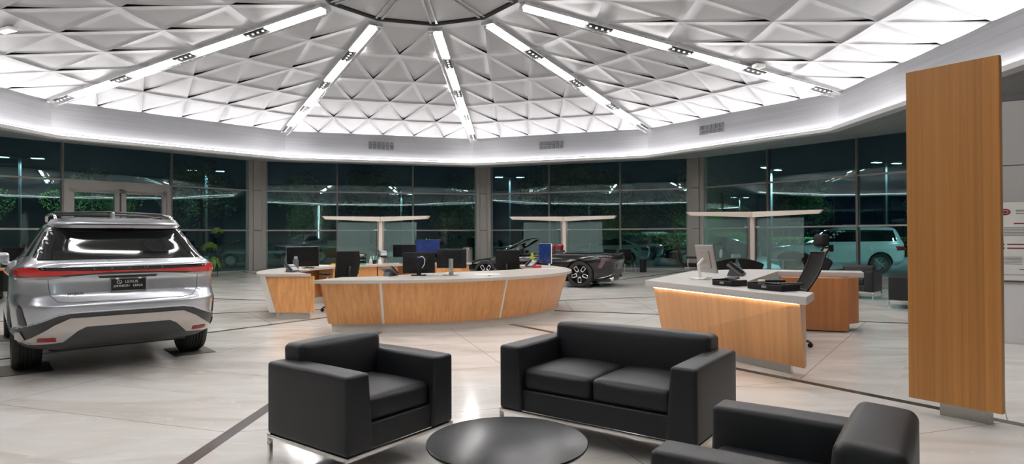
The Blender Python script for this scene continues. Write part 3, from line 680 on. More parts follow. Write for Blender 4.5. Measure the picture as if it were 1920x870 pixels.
def body_mesh(xr, xf, hw, z0, z1, nexp=(6., 3.2), nz=64, na=112, zs=None, sag=None):
    """xr, xf, hw: tables z -> rear x, front x, half width"""
    zs = zs or [z0+(z1-z0)*i/nz for i in range(nz+1)]; V = []; F = []
    for z in zs:
        r_, f_, w_ = smoothi(xr, z), smoothi(xf, z), max(.004, smoothi(hw, z)); xm, a = (r_+f_)/2, max(.004, (f_-r_)/2)
        for k in range(na):
            t = 2*PI*k/na; c, s = math.cos(t), math.sin(t)
            e = nexp[0] if c < 0 else nexp[1]
            x = xm+a*sgp(c, 2/e); y = w_*sgp(s, 2/e)
            V.append(Vector((x, y, z+(sag(x, y, z) if sag else 0.))))
    n = len(zs)
    for i in range(n-1):
        for k in range(na): F.append((i*na+k, i*na+(k+1) % na, (i+1)*na+(k+1) % na, (i+1)*na+k))
    F += [tuple(range(na))[::-1], tuple((n-1)*na+k for k in range(na))]
    mb = MB(); mb.add(V, F); bmesh.ops.recalc_face_normals(mb.bm, faces=mb.bm.faces); return mb
def carve(mb, cyls):
    """cut wheel wells (x, z, r, half width from..)"""
    o = mb.build('tmp', M['trimb'])
    cut = MB()
    for (x, z, r_, y0, y1) in cyls: cut.lathe([(r_, y0), (r_, y1)], 40, M=Matrix.Translation((x, 0, z)) @ Matrix.Rotation(-PI/2, 4, 'X'))
    c = cut.build('tmpc', M['trimb']); m = o.modifiers.new('b', 'BOOLEAN'); m.operation = 'DIFFERENCE'; m.object = c; m.solver = 'EXACT'
    me = bpy.data.meshes.new_from_object(o.evaluated_get(bpy.context.evaluated_depsgraph_get()))
    bpy.data.objects.remove(o); bpy.data.objects.remove(c)
    out = MB(); out.bm.from_mesh(me); bpy.data.meshes.remove(me); return out
def bvh_of(mb):
    mb.bm.normal_update(); return BVHTree.FromBMesh(mb.bm)
AX = {'rear': (lambda a, b: (Vector((-9, a, b)), Vector((1, 0, 0)))), 'left': (lambda a, b: (Vector((a, 9, b)), Vector((0, -1, 0)))),
      'right': (lambda a, b: (Vector((a, -9, b)), Vector((0, 1, 0)))), 'top': (lambda a, b: (Vector((a, b, 9)), Vector((0, 0, -1)))), 'front': (lambda a, b: (Vector((9, a, b)), Vector((-1, 0, 0))))}
def patch(bvh, poly, view, lift=.006, depth=.02, step=.05, out=None):
    """a panel with the outline poly (in the plane of the view) laid on the skin, with a turned-in rim"""
    b = bmesh.new(); b.faces.new([b.verts.new((x, y, 0)) for x, y in poly])
    x0, x1 = min(p[0] for p in poly), max(p[0] for p in poly); y0, y1 = min(p[1] for p in poly), max(p[1] for p in poly)
    for ax, lo, hi in ((0, x0, x1), (1, y0, y1)):
        n = int((hi-lo)/step)
        for i in range(1, n+1):
            co_ = [0, 0, 0]; no = [0, 0, 0]; co_[ax] = lo+(hi-lo)*i/(n+1); no[ax] = 1
            bmesh.ops.bisect_plane(b, geom=b.verts[:]+b.edges[:]+b.faces[:], plane_co=co_, plane_no=no)
    bmesh.ops.triangulate(b, faces=[f for f in b.faces if len(f.verts) > 4])
    dirv = AX[view](0, 0)[1]; last = None; todo = []
    for v in b.verts:
        o_, d = AX[view](v.co.x, v.co.y); h = bvh.ray_cast(o_, d)
        if h[0] is None: todo.append((v, o_)); continue
        v.co = h[0]+(h[1] if h[1].dot(d) < 0 else -h[1])*lift
    for v, o_ in todo:
        near = bvh.find_nearest(Vector((o_.x if view != 'rear' else -1., o_.y if view not in ('left', 'right') else 0, o_.z if view != 'top' else .9)))
        v.co = near[0]-dirv*lift
    r = bmesh.ops.extrude_face_region(b, geom=b.faces[:]); bmesh.ops.translate(b, vec=dirv*(depth+lift), verts=[g for g in r['geom'] if isinstance(g, bmesh.types.BMVert)])
    bmesh.ops.recalc_face_normals(b, faces=b.faces)
    mb = out or MB(); mb.merge(b); return mb
def seam(bvh, pts, view, wd=.008, out=None, lift=.0015):
    mb = out or MB(); q = []
    for p0, p1 in zip(pts, pts[1:]):
        n = max(2, int(math.dist(p0, p1)/.04))
        for i in range(n): q.append((p0[0]+(p1[0]-p0[0])*i/n, p0[1]+(p1[1]-p0[1])*i/n))
    q.append(pts[-1]); P = []
    for a, c in q:
        o_, d = AX[view](a, c); h = bvh.ray_cast(o_, d)
        if h[0] is not None: P.append(h[0]-d*lift)
    if len(P) > 1: mb.tube(P, wd/2, 6)
    return mb
def mirror(poly): return [(-x, y) for x, y in poly][::-1]
def wheel(parent, x, y, r_, w_, spokes=10, style='plain', rim='rimd', rr=.66):
    """wheel with its axle along y; outer face at +y for y > 0"""
    s = 1 if y > 0 else -1
    Mx = Matrix.Translation((x, y, r_)) @ Matrix.Rotation(-PI/2*s, 4, 'X')
    b = MB(); h = w_/2
    pr = [(r_*rr, -h), (r_*.93, -h), (r_*.985, -h*.8), (r_, -h*.55)]
    for i in range(5): 
        z = -h*.5+h*i*.25; pr += [(r_, z-.008), (r_-.012, z-.006), (r_-.012, z+.006), (r_, z+.008)]
    pr += [(r_, h*.55), (r_*.985, h*.8), (r_*.93, h), (r_*rr, h)]
    b.lathe(pr, 48, M=Mx, cap=False); b.lathe([(r_*rr, h), (r_*rr, -h)], 48, M=Mx, cap=False)
    w = b.build('wheel', M['rubber'], parent, smooth=30)
    b = MB(); R1_ = r_*rr
    b.lathe([(R1_, h*.9), (R1_*.95, h*.9), (R1_*.93, -h*.6), (0, -h*.6)], 48, M=Mx, cap=False); b.lathe([(0, h*.55), (.05, h*.6), (.06, h*.3), (.06, -h*.5)], 20, M=Mx, cap=False)
    b.lathe([(R1_*.62, -h*.25), (R1_*.62, -h*.1), (0, -h*.1)], 32, M=Mx, cap=False)
    b.build('rim', M[rim], w, smooth=30)
    b = MB()
    for i in range(spokes):
        a = 2*PI*i/spokes+.3; Ma = Mx @ Matrix.Rotation(a, 4, 'Z')
        if style == 'loop':
            for q in (-1, 1): b.box((R1_*.60, q*R1_*.155, h*.55), (R1_*.5, R1_*.075, .035), M=Ma, bev=.008)
            b.box((R1_*.86, 0, h*.6), (R1_*.10, R1_*.36, .035), M=Ma, bev=.008); b.box((R1_*.35, 0, h*.5), (R1_*.14, R1_*.30, .035), M=Ma, bev=.008)
        else: b.box((R1_*.52, 0, h*.55), (R1_*.9, R1_*.12, .035), M=Ma, bev=.008)
    b.build('spoke', M['rims'], w, smooth=30)
    return w

# ------------------------------------------------------------------ silver SUV seen from behind
suv = thing('suv', 'silver SUV parked at left with its red light bar facing the room', 'car', (-4.65, 7.10, 0), R(131))
LZ = .05
xr = [(.26, -.62), (.34, -.86), (.42, -.96), (.54, -1.03), (.66, -1.05), (.735, -1.055), (.785, -1.01), (.86, -.955), (.97, -.945), (1.05, -.985), (1.11, -1.01), (1.155, -.985), (1.185, -.91), (1.25, -.80), (1.36, -.64), (1.47, -.49), (1.54, -.43), (1.565, -.53), (1.60, -.47), (1.635, -.2), (1.66, .3), (1.68, .9)]
xf = [(.26, 3.5), (.4, 3.74), (.6, 3.82), (.8, 3.79), (.92, 3.6), (1.0, 3.25), (1.05, 2.85), (1.08, 2.5), (1.16, 2.3), (1.32, 1.95), (1.48, 1.55), (1.6, 1.25), (1.66, 1.1), (1.675, 1.0)]
hw = [(.26, .80), (.33, .90), (.45, .945), (.6, .955), (.8, .958), (.96, .957), (1.06, .94), (1.13, .90), (1.175, .85), (1.25, .80), (1.38, .735), (1.49, .672), (1.56, .62), (1.605, .565), (1.64, .48), (1.665, .34), (1.68, .15)]
zs = [.26+.0145*i for i in range(98)]; zs = [z for z in zs if z < 1.675]+[1.68]
mb = body_mesh(xr, xf, hw, .26, 1.68, (6.5, 3.4), zs=zs); bv = bvh_of(mb)
mb = carve(mb, [(0, .37, .43, .60, 1.2), (0, .37, .43, -1.2, -.60), (2.85, .37, .43, .60, 1.2), (2.85, .37, .43, -1.2, -.60)])
mb.build('body', M['silver'], suv, smooth=40)
# rear glass, side glass
rg = [(-.74, 1.192), (.74, 1.192), (.775, 1.215), (.655, 1.475), (.585, 1.53), (-.585, 1.53), (-.655, 1.475), (-.775, 1.215)]
patch(bv, rg, 'rear', .004, .03).build('rear_window', M['cglass'], suv, smooth=40)
for s, v in ((1, 'left'), (-1, 'right')):
    patch(bv, [(-.40, 1.225), (2.0, 1.15), (1.55, 1.45), (1.1, 1.56), (.2, 1.57), (-.16, 1.50)], v, .004, .03, .08).build('side_window', M['cglass'], suv, smooth=40)
    b = MB(); b.tube([(-.30, s*.56, 1.60), (-.1, s*.565, 1.66), (.4, s*.565, 1.69), (1.1, s*.555, 1.69), (1.3, s*.545, 1.63)], .017, 8); b.build('roof_rail', M['chrome'], suv, smooth=True)
    b = MB(); b.soft((2.0, s*.98, 1.16), (.12, .18, .14), .04); b.tube([(2.02, s*.86, 1.08), (2.0, s*.96, 1.1)], .025, 8); b.build('mirror', M['silver'], suv, smooth=True)
# spoiler over the rear glass
patch(bv, [(-.61, 1.548), (.61, 1.548), (.58, 1.592), (-.58, 1.592)], 'rear', .03, .05, .06).build('spoiler', M['silver'], suv, smooth=40)
patch(bv, [(-.13, 1.533), (.13, 1.533), (.13, 1.549), (-.13, 1.549)], 'rear', .034, .02).build('brake_light', M['redd'], suv)
b = MB(); b.soft((.12, 0, 1.68), (.16, .035, .07), .015, n=4); b.build('roof_aerial', M['silver'], suv, smooth=True)
for x in (.25, 1.05): b = MB(); b.tube([(x, -.55, 1.70), (x, 0, 1.72), (x, .55, 1.70)], .014, 8); b.build('roof_bar', M['trimb'], suv, smooth=True)
# light bar: black band, red lamp, thin clear strip below
bar_b = [(-.93, 1.125), (-.6, 1.122), (-.3, 1.118), (.3, 1.118), (.6, 1.122), (.93, 1.125), (.935, 1.035), (.88, 1.005), (.62, 1.022), (.3, 1.042), (-.3, 1.042), (-.62, 1.022), (-.88, 1.005), (-.935, 1.035)]
patch(bv, bar_b, 'rear', .004, .02, .04).build('light_bar_surround', M['trimb'], suv, smooth=40)
red = [(-.915, 1.115), (-.77, 1.115), (-.72, 1.094), (-.4, 1.086), (-.2, 1.083), (.2, 1.083), (.4, 1.086), (.72, 1.094), (.77, 1.115), (.915, 1.115), (.915, 1.042), (.80, 1.035), (.55, 1.050), (.3, 1.062), (.1, 1.068), (-.1, 1.068), (-.3, 1.062), (-.55, 1.050), (-.80, 1.035), (-.915, 1.042)]
patch(bv, red, 'rear', .010, .02, .04).build('tail_lamp', M['red'], suv, smooth=40)
for s in (1, -1):
    pl = [(.50, 1.028), (.66, 1.008), (.90, 0.995), (.91, 1.018), (.80, 1.032), (.60, 1.040)]
    patch(bv, pl if s > 0 else mirror(pl), 'rear', .009, .02).build('reverse_lamp', pbr('lamp_lens', (.30, .30, .29), .15, coat=1.), suv, smooth=40)
b = MB()
for i, ch in enumerate('LEXUS'): 
    y = .30-.15*i; h = bv.ray_cast(Vector((-9, y, 1.101)), Vector((1, 0, 0)))[0]
    text(b, ch, .036, face_m(h.x-.012, y, 1.103, (0, -1, 0), (0, 0, 1)), .003, 1.5)
b.build('badge_lettering', M['chrome'], suv)
# licence plate recess and plate
patch(bv, [(-.27, 1.025), (.27, 1.025), (.25, 1.005), (-.25, 1.005)], 'rear', .006, .02).build('hatch_handle', M['trimb'], suv)
hx = bv.ray_cast(Vector((-9, 0, .92)), Vector((1, 0, 0)))[0].x
pz = .925; b = MB(); b.box((hx-.014, 0, pz), (.012, .33, .150), bev=.004); pf = b.build('plate_frame', pbr('plate_frame_grey', (.20, .20, .20), .4), suv)
b = MB(); b.box((hx-.020, 0, pz+.002), (.006, .310, .120), bev=.002); pp = b.build('licence_plate', pbr('plate_black', (.010, .010, .011), .35), suv)
b = MB(); Fm = lambda y, z, o_=.0245: face_m(hx-o_, y, z, (0, -1, 0), (0, 0, 1))
text(b, 'LEXUS', .036, Fm(-.025, pz+.030), .0008, 1.15); text(b, 'JOHNSON', .031, Fm(.062, pz-.012), .0008, 1.0); text(b, 'LEXUS', .031, Fm(-.083, pz-.012), .0008, 1.0)
b.tube([(hx-.0245, .082+.022*math.cos(t), pz+.030+.018*math.sin(t)) for t in [2*PI*i/24 for i in range(24)]], .002, 5, closed=True); b.tube([(hx-.0245, .088, pz+.042), (hx-.0245, .078, pz+.022), (hx-.0245, .066, pz+.024)], .002, 5)
b.build('plate_lettering', M['white'], pp)
lc_ = pbr('lamp_cream', (.8, .76, .66), .4)
for y in (-.10, .10): b = MB(); b.box((hx-.018, y, pz+.066), (.016, .030, .018), bev=.004); b.build('plate_lamp', lc_, suv)
b = MB(); text(b, 'HYBRID', .032, face_m(bv.ray_cast(Vector((-9, .45, .855)), Vector((1, 0, 0)))[0].x-.008, .45, .855, (0, -1, .0), (0, 0, 1)), .002, 1.2); b.build('badge', M['trimb'], suv)
b = MB(); text(b, 'RX350h', .032, face_m(bv.ray_cast(Vector((-9, -.47, .865)), Vector((1, 0, 0)))[0].x-.008, -.47, .865, (0, -1, .0), (0, 0, 1)), .002, 1.2); b.build('badge', M['chrome'], suv)
# tailgate seam, bumper trim, vents, reflectors
b = seam(bv, [(-.66, 1.10), (-.67, .98), (-.655, .85), (-.60, .785), (-.50, .773), (0, .77), (.50, .773), (.60, .785), (.655, .85), (.67, .98), (.66, 1.10)], 'rear', .005); b.build('tailgate_seam', M['trimb'], suv)
lowd = [(-.93, .50), (-.86, .545), (-.72, .60), (-.60, .655), (-.50, .672), (.50, .672), (.60, .655), (.72, .60), (.86, .545), (.93, .50), (.93, .34), (.80, .30), (-.80, .30), (-.93, .34)]
patch(bv, lowd, 'rear', .008, .03, .05).build('lower_bumper', M['trimg'], suv, smooth=40)
b = seam(bv, [(-.92, .51), (-.86, .545), (-.72, .60), (-.60, .655), (-.50, .674), (.50, .674), (.60, .655), (.72, .60), (.86, .545), (.92, .51)], 'rear', .018, lift=.004); b.build('bumper_edge', M['silver'], suv, smooth=True)
dif = [(-.86, .395), (-.62, .565), (-.50, .625), (.50, .625), (.62, .565), (.86, .395), (.80, .375), (.55, .395), (.44, .50), (.37, .535), (-.37, .535), (-.44, .50), (-.55, .395), (-.80, .375)]
patch(bv, dif, 'rear', .022, .03, .05).build('diffuser_trim', M['trims'], suv, smooth=40)
for s in (1, -1):
    pl = [(.60, .410), (.74, .410), (.735, .445), (.605, .445)]; patch(bv, pl if s > 0 else mirror(pl), 'rear', .028, .02).build('reflector', M['redd'], suv)
    pl = [(.885, .56), (.90, .70), (.885, .755), (.872, .75), (.85, .65), (.825, .55)]; patch(bv, pl if s > 0 else mirror(pl), 'rear', .006, .02, .03).build('side_vent', M['trimb'], suv)
    pl = [(.895, .475), (.865, .49), (.83, .42), (.855, .385), (.895, .40)]; patch(bv, pl if s > 0 else mirror(pl), 'rear', .018, .03).build('corner_trim', M['trims'], suv, smooth=40)
b = MB(); b.box((1.4, 0, .31), (3.9, 1.3, .16), bev=.04); b.tube([(0, -.8, .37), (0, .8, .37)], .05, 10); b.build('underbody', M['trimb'], suv)
for x in (0, 2.85):
    for y in (-.80, .80): wheel(suv, x, y, .37, .25, 10, rim='rimd', rr=.64)
M['mat'] = pbr('tyre_mat', (.10, .085, .072), .7, bump=(120, .4))
# (mats are single sheets)
def single_mat(car, lx, ly, lab):
    p = car.matrix_basis @ Vector((lx, ly, 0)); b = MB(); b.box((0, 0, .004), (.66, .44, .008), bev=.003); o = b.build('tyre_mat', M['mat']); o.location = (p.x, p.y, 0); o.rotation_euler = (0, 0, car.rotation_euler.z); tag(o, lab, 'mat', 'mats under the car tyres')
bpy.context.view_layer.update()
for lx, ly, lab in ((0, -.80, 'flat brown mat under the right rear tyre of the silver SUV'), (0, .80, 'flat brown mat under the left rear tyre of the silver SUV'), (2.85, .80, 'flat brown mat under the left front tyre of the silver SUV'), (2.85, -.80, 'flat brown mat under the right front tyre of the silver SUV')): single_mat(suv, lx+.0, ly, lab)
for w_ in [c for c in kids(suv) if c.name.startswith('wheel')]: w_.location.z += .008

# ------------------------------------------------------------------ black convertible behind the reception desk
lc = thing('convertible', 'glossy black convertible with its roof down, behind the reception desk', 'car', (2.209, 17.73, .0), R(158))
xr = [(.16, -.55), (.24, -.80), (.34, -.90), (.5, -.94), (.66, -.97), (.78, -1.0), (.86, -.99), (.895, -.85), (.92, -.60), (.945, -.2), (.96, .2)]
xf = [(.16, 3.55), (.3, 3.68), (.45, 3.74), (.60, 3.70), (.70, 3.50), (.77, 3.15), (.83, 2.75), (.875, 2.35), (.905, 2.0), (.93, 1.7), (.95, 1.3), (.96, 1.1)]
hw = [(.16, .82), (.25, .90), (.4, .945), (.55, .95), (.68, .955), (.78, .935), (.85, .89), (.90, .82), (.935, .70), (.955, .5), (.96, .35)]
zs = [.16+.0105*i for i in range(75) if .16+.0105*i < .96]+[.96]
mb = body_mesh(xr, xf, hw, .16, .96, (4.6, 3.0), zs=zs); bv = bvh_of(mb)
mb = carve(mb, [(0, .365, .40, .62, 1.2), (0, .365, .40, -1.2, -.62), (2.87, .36, .40, .62, 1.2), (2.87, .36, .40, -1.2, -.62)])
mb.build('body', M['blackp'], lc, smooth=40)
patch(bv, [(.65, -.56), (1.95, -.60), (2.1, -.5), (2.1, .5), (1.95, .60), (.65, .56)], 'top', .004, .02, .08).build('cockpit', pbr('cockpit_dark', (.008, .007, .007), .7), lc)
b = MB(); 
for s in (1, -1):
    b.tube([(2.62, s*.72, .86), (2.2, s*.66, 1.09), (1.72, s*.57, 1.33)], .032, 8)
b.tube([(1.72, -.57, 1.33), (1.69, -.3, 1.352), (1.68, 0, 1.358), (1.69, .3, 1.352), (1.72, .57, 1.33)], .034, 8); b.build('windscreen_frame', M['blackp'], lc, smooth=True)
b = MB(); P_ = [(2.62, .72, .86), (1.72, .57, 1.33), (1.68, 0, 1.355), (1.72, -.57, 1.33), (2.62, -.72, .86), (2.72, 0, .87)]
b.add([Vector(p) for p in P_]+[Vector(p)+Vector((.01, 0, .008)) for p in P_], [(0, 1, 2, 5), (5, 2, 3, 4), (6, 11, 8, 7), (11, 10, 9, 8), (0, 6, 7, 1), (1, 7, 8, 2), (2, 8, 9, 3), (3, 9, 10, 4), (4, 10, 11, 5), (5, 11, 6, 0)])
b.build('windscreen', glass_mat('car_windscreen', (.42, .46, .46), 1.6), lc)
for s in (1, -1):
    b = MB(); Ms = lean(Vector((1.05, s*.36, .6)), 'Y', R(-14)); b.soft((1.05, s*.36, .78), (.20, .50, .52), .06, (.03, 0, .01), M=Ms); st = b.build('seat', pbr('seat_black', (.02, .018, .018), .5), lc, smooth=True)
    b = MB(); b.soft((1.07, s*.36, 1.10), (.12, .27, .19), .045, (.02, 0, .01), M=Ms); b.build('headrest', M['redl'], lc, smooth=True)
    b = MB(); b.soft((2.25, s*.96, .95), (.10, .19, .12), .035); b.tube([(2.27, s*.80, .85), (2.25, s*.90, .92)], .02, 6); b.build('mirror', M['blackp'], lc, smooth=True)
b = MB(); b.tube([(1.90+.13*math.sin(t)*.35, .36+.17*math.cos(t), .98+.17*math.sin(t)) for t in [2*PI*i/20 for i in range(20)]], .014, 6, closed=True); b.build('steering_wheel', M['black'], lc, smooth=True)
patch(bv, [(-.35, .58), (.1, .64), (.5, .60), (.58, 0), (.5, -.60), (.1, -.64), (-.35, -.58)], 'top', .02, .03, .08).build('roof_cover', M['blackp'], lc, smooth=40)
b = MB(); b.tube([(-.80, -.74, .90), (-.95, -.45, .935), (-.98, 0, .945), (-.95, .45, .935), (-.80, .74, .90)], [.012, .022, .026, .022, .012], 8); b.build('rear_spoiler', M['blackp'], lc, smooth=True)
for s in (1, -1):
    pl = [(.48, .80), (.80, .80), (.845, .76), (.855, .55), (.825, .54), (.805, .735), (.48, .765)]; patch(bv, pl if s > 0 else mirror(pl), 'rear', .008, .02, .04).build('tail_lamp', pbr('smoked_lamp', (.10, .05, .06), .15, metal=.2, coat=1.), lc, smooth=40)
    pl = [(-.75, .60), (-.45, .76), (.0, .80), (.0, .785), (-.42, .745), (-.72, .585)]; 
    seam(bv, [(-.86, .70), (-.5, .78), (0, .815), (.6, .80), (1.4, .80), (2.2, .78)], 'left' if s > 0 else 'right', .006).build('body_crease', M['blackp'], lc)
    seam(bv, [(.52, .86), (.50, .60), (.46, .30), (.9, .25), (1.75, .25), (1.80, .55), (1.84, .84)], 'left' if s > 0 else 'right', .006).build('door_seam', M['trimb'], lc)
    b = MB(); b.tube([(-.60, s*.55, .24), (-.88, s*.55, .245)], [.05, .06], 14); b.build('exhaust_tip', M['chrome'], lc, smooth=40)
    seam(bv, [(-.90, .38), (-.70, .30), (-.5, .26)], 'left' if s > 0 else 'right', .02).build('bumper_trim', M['chrome'], lc, smooth=True)
    pl = [(1.75, .45), (2.2, .48), (2.25, .40), (1.85, .36)]; patch(bv, pl, 'left' if s > 0 else 'right', .004, .02).build('side_vent', M['trimb'], lc)
patch(bv, [(-.55, .50), (.55, .50), (.62, .30), (.5, .22), (-.5, .22), (-.62, .30)], 'rear', .006, .03).build('rear_diffuser', M['trimg'], lc, smooth=40)
b = MB(); b.box((1.3, 0, .21), (4.2, 1.3, .12), bev=.04); b.build('underbody', M['trimb'], lc)
for x in (0, 2.87):
    for y in (-.81, .81): wheel(lc, x, y, .365, .26, 5, 'loop', rr=.74)
bpy.context.view_layer.update()
single_mat(lc, .0, .81, 'flat brown mat under the rear tyre of the black convertible')
single_mat(lc, 2.87, .81, 'flat brown mat under the front tyre of the black convertible')
for w_ in [c for c in kids(lc) if c.name.startswith('wheel')]: w_.location.z += .008
# ------------------------------------------------------------------ office chairs
def make_task_chair(label, loc, rz, headrest=False, sc=1., group='black office chairs', rec=.09, lift=0.):
    g = thing('office_chair', label, 'office chair', loc, rz, group)
    b = MB()
    for i in range(5):
        a = 2*PI*i/5+.3; b.tube([(0, 0, .115), (.16*math.cos(a), .16*math.sin(a), .10), (.30*math.cos(a), .30*math.sin(a), .072)], [.026, .022, .016], 8)
    b.lathe([(0, .07), (.05, .07), (.05, .14), (0, .14)], 16, cap=False); b.build('star_base', M['black'], g, smooth=40)
    for i in range(5):
        a = 2*PI*i/5+.3; b = MB(); c = Vector((.31*math.cos(a), .31*math.sin(a), .03))
        for s in (-1, 1): b.lathe([(0, -.009), (.03, -.009), (.03, .009), (0, .009)], 14, M=Matrix.Translation(c) @ Matrix.Rotation(a, 4, 'Z') @ Matrix.Translation((0, s*.014, 0)) @ Matrix.Rotation(PI/2, 4, 'X'), cap=False)
        b.box(c+Vector((0, 0, .028)), (.03, .03, .03), rz=a, bev=.006); b.build('caster', M['black'], g, smooth=40)
    b = MB(); b.lathe([(0, .12), (.025, .12), (.025, .28), (.018, .28), (.018, .42), (0, .42)], 16, cap=False); b.box((0, -.02, .41), (.2, .28, .05), bev=.015); b.build('column', M['steel'] if not headrest else M['black'], g, smooth=40)
    b = MB(); b.soft((0, .02, .475), (.50, .48, .085), .035, (0, 0, .018), n=7); b.build('seat', M['mesh'], g, smooth=True)
    # curved mesh back in its frame
    Wb, z0, z1 = .46, .58, 1.08; V = []; F = []; nx, nz = 10, 12; fr = []
    def bp(u, v):
        z = z0+(z1-z0)*v; w_ = Wb/2*(.90+.10*math.sin(PI*v*.9)); x = u*w_
        y = -.24-rec*v+.045*u*u-.03*math.sin(PI*v)
        return Vector((x, y, z))
    for t in (0, -.014):
        for i in range(nx+1):
            for j in range(nz+1): V.append(bp(i/nx*2-1, j/nz)+Vector((0, t, 0)))
    K = (nx+1)*(nz+1)
    for i in range(nx):
        for j in range(nz):
            a = i*(nz+1)+j; F += [(a, a+1, a+nz+2, a+nz+1), (K+a, K+a+nz+1, K+a+nz+2, K+a+1)]
    e = [i*(nz+1) for i in range(nx+1)]+[nx*(nz+1)+j for j in range(1, nz+1)]+[i*(nz+1)+nz for i in range(nx-1, -1, -1)]+[j for j in range(nz-1, 0, -1)]
    for i in range(len(e)): p, q = e[i], e[(i+1) % len(e)]; F.append((p, q, q+K, p+K))
    b = MB(); b.add(V, F); bk = b.build('backrest', M['mesh'], g, smooth=40)
    b = MB(); b.tube([V[i]-Vector((0, .007, 0)) for i in e], .014, 8, closed=True); b.tube([(0, -.10, .42), (0, -.26, .48), (0, -.31, .62), (0, -.30-rec*.5, .82)], [.03, .03, .026, .02], 8); b.build('back_frame', M['black'], bk, smooth=True)
    for s in (-1, 1):
        b = MB(); b.tube([(s*.25, -.06, .43), (s*.29, -.08, .50), (s*.29, -.06, .66)], .017, 8); b.build('arm_post', M['steel'] if not headrest else M['black'], g, smooth=True)
        b = MB(); b.soft((s*.29, .02, .68), (.085, .27, .035), .014, n=5); b.build('arm_pad', M['black'], g, smooth=True)
    if headrest:
        q = .09-rec; b = MB(); b.tube([(-.09, -.345+q, 1.06), (-.09, -.40+q, 1.14), (-.08, -.37+q, 1.22)], .012, 8); b.tube([(.09, -.345+q, 1.06), (.09, -.40+q, 1.14), (.08, -.37+q, 1.22)], .012, 8); b.tube([(-.09, -.40+q, 1.14), (.09, -.40+q, 1.14)], .012, 8); b.build('headrest_bracket', M['black'], g, smooth=True)
        b = MB(); b.soft((0, -.33+q, 1.24), (.31, .09, .17), .042, (0, .01, 0), n=7, M=lean(Vector((0, -.33+q, 1.24)), 'X', R(8))); b.build('headrest', M['mesh'], g, smooth=True)
    if lift:
        for o in kids(g):
            if o.name.split('.')[0] not in ('star_base', 'caster'): o.location.z += lift
        b = MB(); b.lathe([(0, .13), (.022, .13), (.022, .13+lift), (0, .13+lift)], 14, cap=False); b.build('gas_lift', M['black'], g, smooth=40)
    g.scale = (sc, sc, sc); return g
def face(x, y): return math.atan2(-x, y)      # rotation that turns local +y to (x, y)
make_task_chair('black mesh office chair in the gap of the reception counter, seen from behind', (-3.33, 11.75, 0), face(-.72, .70), sc=1.06)
make_task_chair('black office chair inside the reception counter in front of the black convertible', (-.02, 12.75, 0), face(.25, .97), sc=1.05)
make_task_chair('black mesh office chair with a headrest at the consultation desk', (3.52, 7.86, 0), face(-.99, .05), headrest=True, sc=.97, rec=.24, lift=.15)
make_task_chair('black mesh office chair standing beyond the consultation desk monitor', (5.5, 18.75, 0), face(.9, -.25), sc=1.12)

# ------------------------------------------------------------------ screens, phones and desk things
def tilted(c, rz, tilt): return Matrix.Translation(c) @ Matrix.Rotation(rz, 4, 'Z') @ Matrix.Rotation(tilt, 4, 'X')
def monitor(label, loc, rz, w_, h, zc, back, stand, screen, lip='black', arm=False, tilt=0., lid=False, group='desk monitors'):
    """screen faces local -y; loc is on the desk; zc = height of the screen centre over the desk"""
    g = thing('monitor', label, 'monitor', loc, rz, group); T = tilted((0, 0, zc), 0, tilt)
    b = MB(); b.box((0, .016, 0), (w_, .022, h), M=T, bev=.006); b.box((0, .034, -.0), (w_*.62, .02, h*.62), M=T, bev=.008)
    if lid: loft4(b, [(-w_*.3, .03), (w_*.3, .03), (w_*.3, .05), (-w_*.3, .05)], [(-w_*.3, .03), (w_*.3, .03), (w_*.3, .05), (-w_*.3, .05)], h*.4, -h*.3, T)
    b.build('housing', M[back], g, smooth=30)
    b = MB(); b.box((0, .003, 0), (w_-.004, .008, h-.004), M=T, bev=.003); b.build('bezel', M[lip], g)
    b = MB(); b.box((0, -.001, 0), (w_-.03, .004, h-.03), M=T); b.build('screen', screen, g)
    b = MB()
    if arm: b.tube([(0, .05, zc), (0, .12, zc*.72), (0, .10, .02)], .020, 8)
    else: b.box((0, .060, zc/2), (.075, .016, zc-.0), bev=.004)
    b.build('stand', M[stand], g, smooth=40)
    b = MB(); b.box((0, .06 if not arm else .09, .006), (.24, .18, .012), bev=.005); b.build('stand_foot', M[stand], g, smooth=30)
    return g
def screen_mat(name, c, s):
    m, nt, b, o = nodes_of(name); tc = nt.nodes.new('ShaderNodeTexCoord'); wv = nt.nodes.new('ShaderNodeTexNoise'); wv.inputs['Scale'].default_value = 5; wv.inputs['Distortion'].default_value = 1.5
    nt.links.new(tc.outputs['Object'], wv.inputs[0]); cr = nt.nodes.new('ShaderNodeValToRGB'); cr.color_ramp.elements[0].color = (*[v*.45 for v in c], 1); cr.color_ramp.elements[1].color = (*c, 1); cr.color_ramp.elements[0].position = .35; cr.color_ramp.elements[1].position = .7
    nt.links.new(wv.outputs[0], cr.inputs[0]); nt.links.new(cr.outputs[0], b.inputs['Emission Color']); b.inputs['Emission Strength'].default_value = s; b.inputs['Base Color'].default_value = (.01, .01, .01, 1); b.inputs['Roughness'].default_value = .1
    return m
M['blue'] = screen_mat('blue_screen', (.015, .08, .42), .40); M['silverp'] = pbr('silver_plastic', (.38, .36, .34), .35, metal=.4)
m1 = monitor('black monitor seen from behind with a white cable, left of the front pair', (-1.52, 9.92, ZT), PI+.12, .52, .34, .205, 'black', 'black', M['screen_off'])
b = MB(); b.tube([(.0, .05, .29), (-.06, .09, .31), (-.10, .09, .26), (-.09, .08, .18), (-.05, .07, .12)], .007, 8); b.build('cable', M['white'], m1, smooth=True)
b = MB(); b.tube([(.02, .055, .285), (.0, .065, .30)], .013, 10); b.build('cable_plug', pbr('blue_plug', (.02, .08, .42), .4), m1, smooth=40)
